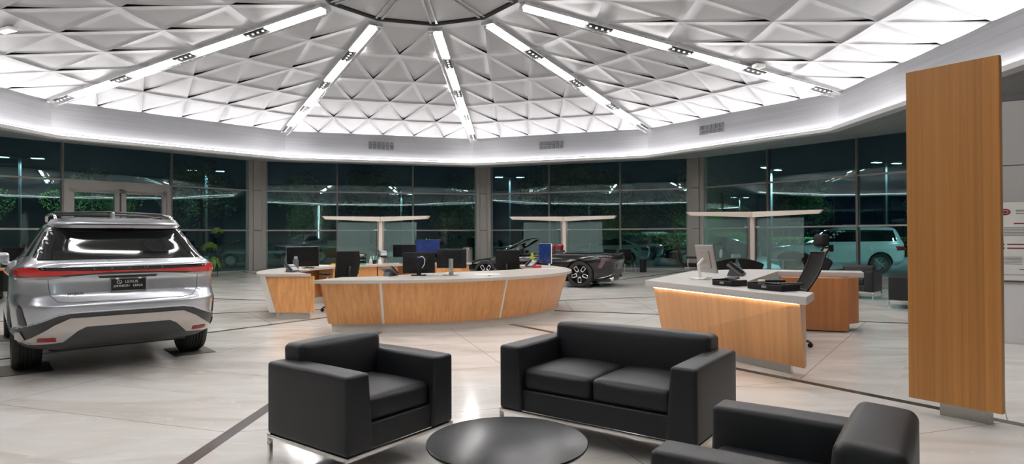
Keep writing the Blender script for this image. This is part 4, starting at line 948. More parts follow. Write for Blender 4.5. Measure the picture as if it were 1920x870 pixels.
m2 = monitor('black monitor seen from behind with a silver stand, right of the front pair', (-.985, 9.93, ZT), PI-.10, .49, .31, .27, 'black', 'steel', M['screen_off'], lid=True)
b = MB(); text(b, 'DELL', .045, face_m(0, .0465, .27+.115, (-1, 0, 0), (0, 0, 1)), .001); b.build('lettering', M['trimg'], m2)
monitor('monitor with a blue screen turned sideways on the right end of the counter', (.66, 12.3, ZT), face(-.9, -.44)+PI, .50, .40, .285, 'white', 'white', M['blue'], arm=True)
monitor('dark monitor on a white stand at the left end of the reception counter', (-4.0, 11.62, ZT), .36, .60, .38, .26, 'white', 'white', M['screen_off'], arm=True)
monitor('dark monitor on the rear counter, left of the blue one', (-2.58, 14.55, ZT), .05, .54, .30, .30, 'black', 'black', M['screen_off'])
monitor('monitor with a lit blue screen on the rear counter', (-2.03, 14.62, ZT), -.03, .60, .34, .40, 'black', 'black', M['blue'])
monitor('silver backed monitor on a white angled stand on the consultation desk', (2.50, 7.80, .86), face(-.985, -.17), .46, .36, .26, 'silverp', 'white', M['screen_off'], arm=True, tilt=-R(10))

M['phoneg'] = pbr('phone_grey', (.10, .10, .105), .45); M['grey'] = pbr('grey_plastic', (.34, .34, .35), .4)
def phone(label, loc, rz, sc=1.):
    g = thing('desk_phone', label, 'phone', loc, rz, 'desk phones'); T = lean(Vector((0, -.09, 0)), 'X', R(38))
    b = MB(); b.box((0, 0, .02), (.23, .19, .03), M=T, bev=.008); b.build('body', M['phoneg'], g, smooth=30)
    b = MB(); b.prism([(-.09, .0), (.06, .0), (.03, .07), (-.02, .09)], -.06, .06, M=Matrix(((0, 0, 1, 0), (1, 0, 0, .0), (0, 1, 0, 0), (0, 0, 0, 1)))); b.build('foot', M['phoneg'], g)
    b = MB(); b.box((.035, .055, .037), (.12, .055, .006), M=T); b.build('display', M['grey'], g)
    b = MB()
    b.box((.035, -.035, .037), (.13, .09, .005), M=T, bev=.002); b.build('keypad', M['grey'], g)
    b = MB(); b.soft((-.085, 0, .052), (.045, .19, .035), .014, (0, 0, -.006), n=5, M=T); b.build('handset', M['black'], g, smooth=True)
    g.scale = (sc, sc, sc); return g
phone('grey desk phone at the left of the front counter monitors', (-1.98, 9.72, ZT), PI-.5)
phone('dark desk phone beside the bottle at the left end of the counter', (-4.03, 11.05, ZT), 1.1)
phone('desk phone beside the blue sideways monitor at the right end of the counter', (.42, 12.45, ZT), -.9)
phone('large desk phone with paper labels on the consultation desk', (3.05, 8.38, .86), 1.0, 1.25)
phone('desk phone raised on a wooden stand on the rear counter', (-3.09, 14.46, ZT+.165), .3)
# small wooden stand under that phone
g = thing('desk_stand', 'small wooden desk stand with splayed legs on the rear counter', 'desk stand', (-3.09, 14.46, ZT)); wl = wood('pale_wood', (.62, .42, .26), (.50, .33, .19), (5, 5, 1), .5)
b = MB(); b.box((0, 0, .155), (.36, .24, .018), bev=.004); b.build('shelf', M['black'], g)
for s in (-1, 1): b = MB(); b.tube([(s*.13, 0, .0), (s*.06, 0, .148)], .014, 8); b.build('leg', wl, g, smooth=True)
def sheet(label, name, cat, loc, w_, d, h, rz, mat, group=None): b = MB(); b.box((0, 0, h/2), (w_, d, h), bev=min(.002, h*.3)); o = b.build(name, mat); o.location = loc; o.rotation_euler = (0, 0, rz); tag(o, label, cat, group); return o
sheet('white sheet of paper on the front counter right of the monitors', 'paper_sheet', 'paper', (-.42, 10.1, ZT), .42, .28, .003, .15, M['paper'], 'papers on the counters')
sheet('white sheets of paper under the blue sideways monitor', 'paper_sheet', 'paper', (.74, 11.95, ZT), .5, .2, .004, .5, M['paper'], 'papers on the counters')
sheet('stack of white papers along the left inside of the counter', 'paper_stack', 'paper', (-4.35, 13.15, ZT), .34, .75, .02, -.35, M['paper'], 'papers on the counters')
sheet('pink note card beside the phone at the right end of the counter', 'note_card', 'note', (.30, 12.05, ZT), .22, .1, .006, .2, pbr('pink_note', (.62, .10, .13), .6))
sheet('red stapler box near the blue sideways monitor', 'card_box', 'box', (.50, 12.12, ZT), .16, .07, .05, .3, pbr('red_box', (.5, .03, .05), .45))
sheet('yellow sticky note pad on the counter behind the office chair', 'note_pad', 'note pad', (-4.0, 13.62, ZT), .10, .10, .04, .2, pbr('yellow_note', (.75, .42, .03), .6))
sheet('green folder lying under the letter trays', 'folder', 'folder', (-3.52, 13.98, ZT), .28, .18, .02, .35, pbr('green_folder', (.05, .38, .16), .5))
sheet('cream card lying right of the letter trays', 'card', 'card', (-3.20, 14.0, ZT), .22, .1, .012, .3, pbr('cream_card', (.65, .55, .42), .6))
def bottle(label, loc, prof, body, cap, capprof, cat='bottle', name='bottle', group='bottles on the counters'):
    g = thing(name, label, cat, loc, 0, group); b = MB(); b.lathe(prof, 24, cap=False); b.build('body', body, g, smooth=40); b = MB(); b.lathe(capprof, 20, cap=False); b.build('cap', cap, g, smooth=40); return g
gr = pbr('lime_plastic', (.38, .46, .02), .35, coat=.5)
bottle('lime green drinking bottle on the right end of the counter', (.42, 12.72, ZT), [(0, 0), (.036, 0), (.037, .02), (.037, .20), (.03, .23), (.026, .24), (0, .24)], gr, gr, [(0, .24), (.03, .24), (.03, .285), (.02, .29), (0, .29)])
bottle('dark drinking bottle in front of the left end monitor', (-4.02, 11.30, ZT), [(0, 0), (.05, 0), (.052, .02), (.052, .19), (.035, .23), (0, .23)], M['phoneg'], M['grey'], [(0, .23), (.032, .23), (.032, .27), (.02, .275), (0, .275)])
for x, y, lab in ((-3.35, 14.42, 'white pump bottle on the rear counter beside the letter trays'), (-3.05, 14.02, 'white pump bottle at the front edge of the rear counter')):
    bottle(lab, (x, y, ZT), [(0, 0), (.036, 0), (.038, .01), (.036, .10), (.014, .125), (0, .125)], M['white'], M['white'], [(0, .125), (.012, .125), (.012, .155), (.024, .158), (.024, .17), (0, .17)])
g = thing('letter_tray', 'stack of black letter trays with papers on the rear counter', 'letter tray', (-3.62, 14.22, ZT), .45)
for i in range(3):
    b = MB(); z = .03+.085*i; b.box((0, 0, z), (.36, .27, .012), bev=.004); 
    for s in (-1, 1): b.box((s*.172, 0, z+.02), (.014, .27, .04), bev=.003)
    b.box((0, .128, z+.02), (.34, .014, .04), bev=.003); t_ = b.build('tray', M['black'], g)
b = MB(); b.box((0, -.01, .21), (.28, .22, .02)); b.build('papers', M['paper'], g)
for sx in (-1, 1):
    for sy in (-1, 1): b = MB(); b.tube([(sx*.165, sy*.12, 0), (sx*.165, sy*.12, .20)], .008, 6); b.build('post', M['black'], g)
g = thing('pen_cup', 'dark pen cup with blue and yellow markers on the rear counter', 'pen cup', (-3.22, 14.22, ZT)); b = MB(); b.lathe([(0, 0), (.04, 0), (.042, .10), (.038, .10), (.036, .01), (0, .01)], 20, cap=False); b.build('cup', M['black'], g, smooth=40)
for i, (c, nm) in enumerate((((.02, .35, .62), 'blue'), ((.62, .62, .04), 'yellow'), ((.04, .45, .55), 'teal'))):
    a = 2.1*i; b = MB(); b.tube([(.015*math.cos(a), .015*math.sin(a), .012), (.05*math.cos(a), .05*math.sin(a), .19)], .012, 8); b.build('marker', pbr(nm+'_marker', c, .4), g, smooth=True)
# V-shaped bracket stand at the left counter
g = thing('document_holder', 'silver V-shaped document holder behind the left end monitor', 'document holder', (-4.15, 12.45, ZT), .2)
b = MB(); b.tube([(-.02, 0, .02), (-.02, 0, .10)], .014, 8); b.build('post', M['steel'], g, smooth=True)
for s in (-1, 1): b = MB(); b.box((0, 0, .12), (.03, .16, .24), M=lean(Vector((0, 0, .08)), 'Y', R(50*s)), bev=.008); b.build('arm', M['silverp'], g)
b = MB(); b.box((0, 0, .008), (.2, .2, .016), bev=.006); b.build('foot', M['black'], g)
# consultation desk: trays, mouse pad, cup, cables
for (x, y, w_, rz_, lab) in ((2.40, 6.72, .30, math.atan2(-.915, .40), 'black open desk tray on the desk edge, nearer the monitor'), (2.63, 6.16, .44, math.atan2(-.915, .40), 'black open desk tray in front of the headrest chair')):
    g = thing('desk_tray', lab, 'desk tray', (x, y, .86), rz_, 'black desk trays'); b = MB(); b.box((0, 0, .008), (w_, .22, .012), bev=.003)
    for s in (-1, 1): b.box((s*(w_/2-.006), 0, .035), (.012, .22, .065), bev=.003); b.box((0, s*.104, .03), (w_-.02, .012, .055), bev=.003)
    b.build('tray', M['black'], g)
    b = MB(); b.box((0, -.111, .035), (.06, .004, .022), bev=.001); b.build('label_holder', M['silverp'], g)
bottle('small cup with a white lid in the black desk tray', (2.58, 6.30, .878), [(0, 0), (.028, 0), (.034, .06), (0, .06)], pbr('paper_cup', (.32, .17, .08), .6), M['white'], [(0, .06), (.036, .06), (.034, .075), (0, .075)], 'cup', 'cup', None)
sheet('black keyboard on the consultation desk behind the silver monitor', 'keyboard', 'keyboard', (2.78, 7.72, .86), .40, .14, .02, math.atan2(.87, .5), M['black'])
b = MB(); pts = [Vector((2.45+.10*math.cos(i*.9)+.012*i, 7.66-.015*i+.05*math.sin(i*1.3), .872+.01*(i % 3))) for i in range(12)]; b.tube(pts, .008, 6); tag(b.build('cable', M['white'], smooth=True), 'tangle of white cable at the foot of the silver monitor', 'cable')

# ------------------------------------------------------------------ glass screens with winged lights
def fluted():
    m, nt, b, o = nodes_of('fluted_glass'); nt.nodes.remove(b); L = nt.links
    tc = nt.nodes.new('ShaderNodeTexCoord'); sp = nt.nodes.new('ShaderNodeSeparateXYZ'); L.new(tc.outputs['Object'], sp.inputs[0])
    wv = nt.nodes.new('ShaderNodeMath'); wv.operation = 'MULTIPLY'; wv.inputs[1].default_value = 210.; L.new(sp.outputs[0], wv.inputs[0])
    sn = nt.nodes.new('ShaderNodeMath'); sn.operation = 'SINE'; L.new(wv.outputs[0], sn.inputs[0])
    mr = nt.nodes.new('ShaderNodeMapRange'); mr.inputs[1].default_value = -1; mr.inputs[2].default_value = 1; mr.inputs[3].default_value = .10; mr.inputs[4].default_value = .30; L.new(sn.outputs[0], mr.inputs[0])
    tr = nt.nodes.new('ShaderNodeBsdfTransparent'); tr.inputs[0].default_value = (.80, .92, .90, 1)
    df = nt.nodes.new('ShaderNodeBsdfDiffuse'); df.inputs[0].default_value = (.36, .50, .49, 1)
    gl = nt.nodes.new('ShaderNodeBsdfGlossy'); gl.inputs['Roughness'].default_value = .12; fr = nt.nodes.new('ShaderNodeFresnel'); fr.inputs[0].default_value = 1.5
    m1_ = nt.nodes.new('ShaderNodeMixShader'); L.new(mr.outputs[0], m1_.inputs[0]); L.new(tr.outputs[0], m1_.inputs[1]); L.new(df.outputs[0], m1_.inputs[2])
    m2_ = nt.nodes.new('ShaderNodeMixShader'); L.new(fr.outputs[0], m2_.inputs[0]); L.new(m1_.outputs[0], m2_.inputs[1]); L.new(gl.outputs[0], m2_.inputs[2]); L.new(m2_.outputs[0], o.inputs[0]); return m
M['fluted'] = fluted(); M['wing'] = pbr('wing_enamel', (.66, .58, .51), .4, var=(2, .03))
def glass_screen(label, x, y, aL, aR):
    """two reeded panes on one post; aL, aR = how far each wing swings towards the room"""
    g = thing('glass_screen', label, 'glass partition', (x, y, 0), 0, 'fluted glass screens by the windows')
    b = MB(); b.box((0, 0, 1.065), (.13, .09, 2.13), bev=.006); b.build('post', M['wing'], g)
    for s in (-1, 1): b = MB(); b.box((s*.10, .015, 1.0), (.05, .10, 2.0), bev=.005); b.build('side_post', M['steel'], g)
    b = MB(); b.box((0, 0, .006), (.5, .4, .012), bev=.003); b.build('base_plate', M['steel'], g)
    for s, a in ((-1, aL), (1, aR)):
        Mx = Matrix.Rotation(-s*R(a) if s > 0 else R(a), 4, 'Z')
        b = MB(); 
        P = [(.06, -.11), (1.95, -.075), (1.95, .075), (.06, .11)]
        V = [Mx @ Vector((s*u, v, z)) for (u, v) in P for z in ((1.97 if u < 1 else 2.06), 2.13)]
        V[2] = Mx @ Vector((s*1.86, -.07, 2.03)); V[4] = Mx @ Vector((s*1.86, .07, 2.03))
        b.add(V, [(0, 2, 4, 6), (1, 7, 5, 3), (0, 1, 3, 2), (2, 3, 5, 4), (4, 5, 7, 6), (6, 7, 1, 0)]); b.build('wing', M['wing'], g)
        b = MB(); b.box((s*.80, 0, 1.0), (1.30, .012, 1.86), M=Mx, bev=.002); p = b.build('glass_pane', M['fluted'], g)
        for z in (.35, 1.68): b = MB(); b.box((s*.17, 0, z), (.11, .04, .03), M=Mx, bev=.004); b.build('clamp', M['wing'], g)
    return g
glass_screen('fluted glass screen with a winged top behind the left of the reception counter', -4.53, 21.0, 24, 24)
glass_screen('fluted glass screen with a winged top behind the black convertible', 1.85, 21.6, 6, 30)
glass_screen('fluted glass screen with a winged top behind the consultation desk', 7.10, 18.0, 2, 42)

# ------------------------------------------------------------------ seating and tables by the windows
make_seat('black leather armchair beyond the consultation desk, its right arm towards us', 'armchair', 'armchair', (7.85, 13.9, 0), R(136), .883, .786, 1, group='black leather armchairs by the far windows')
make_seat('black leather armchair half hidden behind the tall wood panel', 'armchair', 'armchair', (7.82, 11.9, 0), R(58), .883, .786, 1, group='black leather armchairs by the far windows')
def tub_chair(label, loc, rz, sc=1., four=True):
    g = thing('tub_chair', label, 'chair', loc, rz, 'black shell chairs by the windows'); b = MB(); V = []; F = []; n, m_ = 24, 8
    for i in range(n+1):
        a = R(-200+220*i/n)                        # round the back, open to +y
        for j in range(m_+1):
            v = j/m_; rise = .42+(.80-.42)*v*(.55+.45*math.sin(max(0, min(PI, (i/n)*PI))))
            r_ = .20+.10*v; V.append(Vector((r_*1.05*math.cos(a), r_*math.sin(a)-.02-.10*v*max(0, -math.sin(a)), rise)))
    for i in range(n):
        for j in range(m_): q = i*(m_+1)+j; F.append((q, q+1, q+m_+2, q+m_+1))
    b.add(V, F); bmesh.ops.recalc_face_normals(b.bm, faces=b.bm.faces); r_ = bmesh.ops.solidify(b.bm, geom=b.bm.faces[:], thickness=.03); b.build('shell', M['mesh'], g, smooth=40)
    b = MB(); b.lathe([(0, .40), (.22, .40), (.235, .425), (.22, .455), (0, .465)], 28, cap=False); b.build('seat', M['mesh'], g, smooth=True)
    for i in range(4): a = R(45+90*i); b = MB(); b.tube([(.12*math.cos(a), .12*math.sin(a), .41), (.25*math.cos(a), .25*math.sin(a), 0)], .011, 8); b.build('leg', M['chrome'], g, smooth=True)
    g.scale = (sc, sc, sc); return g
tub_chair('black shell chair at the glass desk, left of the pair behind the desk phone', (5.85, 17.05, 0), .5)
tub_chair('black shell chair at the glass desk, beside the screen post', (6.72, 17.0, 0), -1.1)
tub_chair('black shell chair behind the small round chrome table by the windows', (8.8, 19.2, 0), 2.6, 1.15)
tub_chair('black shell chair beside the small sign stand, behind the headrest chair', (8.2, 16.35, 0), 2.9, 1.1)
def shell_chair(label, loc, rz):
    g = thing('visitor_chair', label, 'chair', loc, rz, 'black visitor chairs by the windows'); b = MB(); b.soft((0, 0, .45), (.46, .44, .05), .022, n=5); b.build('seat', M['mesh'], g, smooth=True)
    b = MB(); b.soft((0, -.23, .70), (.50, .05, .42), .024, (0, .02, 0), n=6, M=lean(Vector((0, -.22, .48)), 'X', R(8))); b.build('backrest', M['mesh'], g, smooth=True)
    for s in (-1, 1):
        for y in (-1, 1): b = MB(); b.tube([(s*.19, y*.17, .43), (s*.24, y*.22, 0)], .011, 8); b.build('leg', M['chrome'], g, smooth=True)
    return g
shell_chair('black visitor chair with chrome legs behind the tail of the convertible', (4.65, 24.4, 0), PI+.2)
shell_chair('black visitor chair above the boot of the convertible, by the window', (3.95, 24.6, 0), PI-.2)
g = thing('waste_bin', 'black waste bin beside the visitor chair near the windows', 'bin', (5.22, 24.25, 0)); b = MB(); b.lathe([(0, 0), (.13, 0), (.15, .5), (.14, .5), (.12, .02), (0, .02)], 24, cap=False); b.build('bin', M['black'], g, smooth=40); b = MB(); b.lathe([(.138, .5), (.156, .5), (.156, .52), (.138, .52), (.138, .5)], 24, cap=False); b.build('rim', M['trimg'], g, smooth=40)
g = thing('litter_bin', 'round steel litter bin by the windows behind the convertible bonnet', 'bin', (-1.6, 21.9, 0)); b = MB(); b.lathe([(0, 0), (.165, 0), (.17, .02), (.17, .98), (0, .98)], 32, cap=False); b.build('drum', M['steel'], g, smooth=40); b = MB(); b.lathe([(.0, .98), (.176, .98), (.176, 1.05), (.12, 1.06), (.12, 1.0), (0, 1.0)], 32, cap=False); b.build('lid_ring', M['chrome'], g, smooth=40)
def glass_desk(label, loc, rz, w_, d, cat='desk', top='glasstop'):
    g = thing('glass_desk', label, cat, loc, rz); b = MB(); b.box((0, 0, .74), (w_, d, .025), bev=.005); b.build('desktop', M[top], g)
    for x in (-1, 1):
        for y in (-1, 1): b = MB(); b.box((x*(w_/2-.05), y*(d/2-.05), .364), (.04, .04, .728), bev=.004); b.build('leg', M['steel'], g)
    return g
M['glasstop'] = pbr('dark_glass_top', (.03, .045, .045), .08, spec=.7)
glass_desk('dark glass desk behind the left pane of the right hand screen', (6.55, 18.95, 0), .02, 1.4, .75)
g = thing('laptop', 'open white laptop on the dark glass desk by the windows', 'laptop', (6.17, 18.9, .753), .6); b = MB(); b.box((0, 0, .008), (.32, .22, .014), bev=.004); b.build('keyboard_base', M['white'], g); b = MB(); b.box((0, .11, .115), (.32, .012, .22), M=lean(Vector((0, .11, .01)), 'X', -R(18)), bev=.004); b.build('lid', M['white'], g)
bottle('white bottle on the dark glass desk by the windows', (6.48, 18.85, .753), [(0, 0), (.05, 0), (.052, .02), (.052, .17), (.03, .21), (0, .21)], M['white'], M['white'], [(0, .21), (.028, .21), (.028, .25), (0, .255)])
sheet('white box on the dark glass desk by the windows', 'card_box', 'box', (6.95, 18.9, .753), .24, .16, .10, .2, M['white'])
g = thing('side_table', 'small round chrome side table behind the right pane of the screen', 'side table', (8.15, 18.3, 0)); b = MB(); b.lathe([(0, .69), (.36, .69), (.37, .70), (.36, .715), (0, .715)], 36, cap=False); b.build('tabletop', pbr('pale_glass_top', (.42, .52, .54), .1, spec=.7), g, smooth=40); b = MB(); b.lathe([(0, .02), (.022, .02), (.022, .69), (0, .69)], 16, cap=False); b.build('stem', M['chrome'], g, smooth=40); b = MB(); b.lathe([(0, 0), (.22, 0), (.21, .012), (.03, .02), (0, .02)], 32, cap=False); b.build('foot', M['chrome'], g, smooth=40)
g = thing('sign_stand', 'small stand holding a white and a dark card by the right hand windows', 'sign stand', (9.0, 17.3, 0), .2); b = MB(); b.tube([(0, 0, .02), (0, 0, .95)], .012, 8); b.build('pole', M['steel'], g); b = MB(); b.lathe([(0, 0), (.15, 0), (.15, .015), (0, .02)], 24, cap=False); b.build('foot', M['steel'], g)
b = MB(); b.box((-.08, 0, 1.06), (.13, .012, .19), bev=.002); b.build('card', M['paper'], g); b = MB(); b.box((.10, 0, 1.06), (.13, .012, .19), bev=.002); b.build('card', M['black'], g); b = MB(); b.box((0, .01, .955), (.32, .02, .02)); b.build('bar', M['steel'], g)
# left edge: a wood topped desk with a dark chair
g = thing('side_desk', 'wood edged desk at the left edge of the view behind the SUV', 'desk', (-11.55, 13.6, 0), .35); b = MB(); b.box((0, 0, .735), (1.7, .8, .04), bev=.006); b.build('desktop', wood('side_wood', (.56, .30, .16), (.42, .20, .10), (2, 6, 3), .4), g)
for s in (-1, 1): b = MB(); b.box((s*.8, 0, .357), (.04, .7, .714), bev=.004); b.build('side_panel', M['black'], g)
b = MB(); b.box((0, .3, .45), (1.5, .02, .5)); b.build('modesty_panel', M['black'], g)
make_task_chair('black office chair at the left edge of the view by the wood edged desk', (-12.1, 14.6, 0), face(.3, -.95), sc=1.1)
# plant stand by the left windows
M['leaf'] = pbr('leaf_green', (.085, .19, .025), .5, var=(14, .45))
g = thing('plant_stand', 'tall black stand carrying three potted plants by the windows right of the SUV', 'plant stand', (-11.05, 22.6, 0)); b = MB()
for s in (-1, 1): b.tube([(s*.11, 0, 0), (s*.11, 0, 1.50)], .012, 6)
for z, x in ((.30, .0), (.92, -.16), (1.44, .12)): b.box((x, -.05, z), (.36, .26, .014))
b.tube([(-.11, 0, .02), (.11, 0, .02)], .012, 6); b.build('frame', M['black'], g)
def pot_plant(label, loc, r_, hp, crown, n, droop):
    p = thing('potted_plant', label, 'potted plant', loc, 0, 'potted plants on the black stand'); b = MB(); b.lathe([(0, 0), (r_*.75, 0), (r_, hp), (r_*.9, hp), (r_*.85, hp-.02), (0, hp-.02)], 24, cap=False); b.build('pot', M['black'], p, smooth=40)
    b = MB(); rr = random.Random(int(loc[2]*100))
    for i in range(n):
        a = rr.uniform(0, 2*PI); L_ = crown*rr.uniform(.5, 1.1); e = rr.uniform(.2, 1.3); w_ = .034
        p0 = Vector((0, 0, hp-.02)); d = Vector((math.cos(a)*math.cos(e), math.sin(a)*math.cos(e), math.sin(e))); sd = Vector((-math.sin(a), math.cos(a), 0))
        p1 = p0+d*L_*.55+Vector((0, 0, .03)); p2 = p0+d*L_-Vector((0, 0, droop*L_*L_*3)); dn = Vector((0, 0, -.003))
        V = [p0+sd*.006, p0-sd*.006, p1+sd*w_, p1-sd*w_, p2+sd*.006, p2-sd*.006]; b.add(V+[v+dn for v in V], [(0, 2, 3, 1), (2, 4, 5, 3), (7, 9, 8, 6), (9, 11, 10, 8), (0, 6, 8, 2), (2, 8, 10, 4), (1, 3, 9, 7), (3, 5, 11, 9), (4, 10, 11, 5), (0, 1, 7, 6)])
    b.build('foliage', M['leaf'], p)
pot_plant('bushy green plant in a dark pot on the top shelf of the black stand', (-10.93, 22.55, 1.447), .10, .20, .28, 190, .5)
pot_plant('round bushy green plant on the middle shelf of the black stand', (-11.21, 22.55, .927), .14, .16, .34, 330, .5)
pot_plant('dark trailing plant on the bottom shelf of the black stand', (-11.05, 22.55, .307), .15, .22, .36, 160, 1.0)
# ------------------------------------------------------------------ the car park beyond the glass
asp = pbr('asphalt', (.05, .055, .055), .55, var=(1.2, .25), bump=(60, .3))
mb = MB(); mb.prism([(-140, -40), (140, -40), (140, 170), (-140, 170)], -.30, -.04); o = mb.build('ground', asp); tag(o, kind='structure')
mb = MB(); mb.prism([tuple(rz(k, 20.5, 0)[:2]) for k in range(10)][::-1], -.04, -.025); o = mb.build('path', pbr('pavement', (.22, .22, .21), .7, var=(2, .1))); tag(o, kind='structure')
M['post'] = pbr('post_paint', (.20, .21, .22), .45, metal=.3)
M['lamp'] = emis('street_lamp_lens', (.62, .92, 1.), 7.)
def lamp_post(label, x, y, rz_=0., h=7.1, heads=2, e=600):
    g = thing('street_lamp', label, 'street lamp', (x, y, -.04), rz_, 'car park lamp posts'); b = MB(); b.lathe([(0, 0), (.28, 0), (.28, .5), (.10, .52), (.07, h), (0, h)], 16, cap=False); b.build('pole', M['post'], g, smooth=40)
    for s in ((-1, 1) if heads == 2 else (1,)):
        b = MB(); b.tube([(0, 0, h-.1), (s*.6, 0, h+.02)], .045, 8); b.build('arm', M['post'], g)
        b = MB(); b.box((s*1.0, 0, h+.06), (.85, .42, .14), bev=.03); hd = b.build('lamp_head', M['post'], g)
        b = MB(); b.box((s*1.0, 0, h-.02), (.70, .34, .03), bev=.008); b.build('lens', M['lamp'], hd)
        la = bpy.data.lights.new('street_lamp_bulb', 'SPOT'); la.energy = e*3.2; la.spot_size = R(156); la.spot_blend = .25; la.color = (.62, .90, 1.); la.shadow_soft_size = .2
        lo = bpy.data.objects.new('street_lamp_bulb', la); COL.objects.link(lo); lo.parent = g; lo.location = (s*1.0, 0, h-.12)
lamp_post('twin headed lamp post seen at far right, left edge of the tall panel', 29.0, 47, .3, e=260)
lamp_post('bright lamp post over the right hand windows, left of the far right one', 17.1, 40, .8, h=5.9, e=900)
lamp_post('lamp post with a bright head seen just right of the middle column', -.2, 57, .1, e=420)
lamp_post('distant twin lamp post above the hedge', 10.4, 82, 0, e=500)
lamp_post('distant twin lamp post seen right of the rightmost column', 33.0, 88, .2, e=500)
lamp_post('lamp post with a bright head above the SUV, left of the leftmost column', -25.4, 50.5, .4, e=420)
lamp_post('lamp post outside the door at the left of the view', -34., 42, .4, e=260)
lamp_post('unseen lamp post added right of the view to light the white SUV', 22.5, 13.5, .5, e=1000)  # out of view, added to light the near side of the white SUV
lamp_post('unseen lamp post added left of the view to light the parked cars', -24., 19., .5, e=420)  # out of view, added to light the parked cars on the left
lamp_post('lamp post beyond the windows between the two middle columns', -12., 66, .2, h=6.2, e=420)
# hedge
M['hedge'] = pbr('hedge_leaf', (.055, .145, .02), .55, var=(9, .6))
M['tree'] = pbr('tree_leaf', (.045, .115, .022), .55, var=(3, .6))
M['bark'] = pbr('bark', (.07, .05, .035), .9, bump=(12, .6))
def leaf_cloud(mb, pts, size, rr):
    for p in pts:
        n = Vector((rr.gauss(0, 1), rr.gauss(0, 1), rr.gauss(0, 1)+.6)).normalized(); u = n.orthogonal().normalized(); v = n.cross(u); a = rr.uniform(0, 6.28); u, v = u*math.cos(a)+v*math.sin(a), v*math.cos(a)-u*math.sin(a)
        s_ = size*rr.uniform(.6, 1.3); dn = n*(-.004)
        V = [p-u*s_, p+v*s_*.45, p+u*s_, p-v*s_*.45]; vs = [mb.bm.verts.new(q) for q in V+[q+dn for q in V]]
        for f in ((0, 1, 2, 3), (7, 6, 5, 4), (0, 4, 5, 1), (1, 5, 6, 2), (2, 6, 7, 3), (3, 7, 4, 0)): mb.bm.faces.new([vs[i] for i in f])
def hedge(label, x0, x1, y, d, h, n):
    g = thing('hedge', label, 'hedge', ((x0+x1)/2, y, -.04)); rr = random.Random(int(x0*7)); L_ = x1-x0; b = MB(); P = []
    for i in range(n):
        f = rr.random(); x = rr.uniform(-L_/2, L_/2)
        if f < .4: P.append(Vector((x, rr.uniform(-d/2, d/2), h+rr.uniform(-.08, .06))))
        else: P.append(Vector((x, -d/2+rr.uniform(-.06, .06), rr.uniform(0, h))))
    leaf_cloud(b, P, .10, rr); b.build('foliage', M['hedge'], g, recalc=False)
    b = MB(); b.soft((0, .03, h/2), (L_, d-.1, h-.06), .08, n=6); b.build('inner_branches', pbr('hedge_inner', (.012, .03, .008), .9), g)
hedge('long clipped green hedge outside the windows right of the convertible', 8.2, 17.2, 44, 1.6, 1.62, 5200)
hedge('low clipped hedge outside beyond the right hand windows', 17.8, 28., 43, 1.4, 1.3, 3000)
def make_tree(label, loc, h, r_, seed, n=9000, mat=None):
    g = thing('tree', label, 'tree', loc, 0, 'trees round the car park'); rr = random.Random(seed); b = MB(); tp = []
    b.tube([(0, 0, 0), (.05, .03, h*.25), (-.04, .05, h*.5), (0, 0, h*.8)], [.20, .16, .11, .04], 8)
    for i in range(7):
        a = rr.uniform(0, 6.28); z = h*rr.uniform(.3, .65); q = Vector((r_*.6*math.cos(a), r_*.6*math.sin(a), z+h*rr.uniform(.08, .25))); b.tube([(0, 0, z), q*.5+Vector((0, 0, z*.5)), q], [.07, .05, .02], 6)
    b.build('trunk', M['bark'], g, smooth=True)
    cl = []
    for i in range(26):
        a = rr.uniform(0, 6.28); z = rr.uniform(-.9, 1); w_ = math.sqrt(1-z*z*.8)*rr.uniform(.35, .85); cl.append((Vector((r_*w_*math.cos(a), r_*w_*math.sin(a), h*.62+h*.33*z)), r_*rr.uniform(.2, .42)))
    P = []
    for i in range(n):
        c, rad = cl[i % 26]; d = Vector((rr.gauss(0, 1), rr.gauss(0, 1), rr.gauss(0, 1))).normalized(); P.append(c+d*rad*rr.uniform(.75, 1.05))
    b = MB(); leaf_cloud(b, P, .085, rr); b.build('crown', mat or M['tree'], g, recalc=False); return g
t1 = make_tree('leafy tree beyond the windows right of the middle column', (3.2, 46, -.04), 7.5, 3.0, 3)
t2 = make_tree('bright green tree above the hedge under a lamp', (14.2, 49, -.04), 6.8, 3.2, 5, mat=pbr('tree_leaf_light', (.075, .19, .02), .5, var=(3, .6)))
spots = [(t1, 7.6, 52, 1.0, 'dark tree beyond the hedge, left of the bright green one'), (t2, 18.6, 53, 2.2, 'dense tree behind the white SUV at the left of its roof'), (t1, 24.8, 52, 4.0, 'dense tree rising behind the white SUV'), (t2, 32, 42, .5, 'tree behind the tail of the white SUV'), (t1, 36, 50, 3.0, 'tree behind the tall wood panel'),
         (t2, -4.5, 52, 5.2, 'dark tree beyond the windows left of the middle column'), (t1, -11.5, 50, 1.7, 'dark tree beyond the windows right of the leftmost column'), (t2, -17.5, 53, 2.4, 'dark tree beyond the leftmost column'), (t1, -24, 47, 3.6, 'dark tree outside behind the SUV'), (t2, -31, 45, 1.4, 'dark tree outside the double door'), (t1, -38, 42, 2.8, 'dark tree outside at the left edge of the view'), (t2, 11.2, 60, 4.4, 'tall dark tree behind the bright green one')]
for src, x, y, a, lab in spots: q = dup(src, lab, (x, y, -.04), a); q.scale = (.95, .95, .85+.12*math.sin(x))
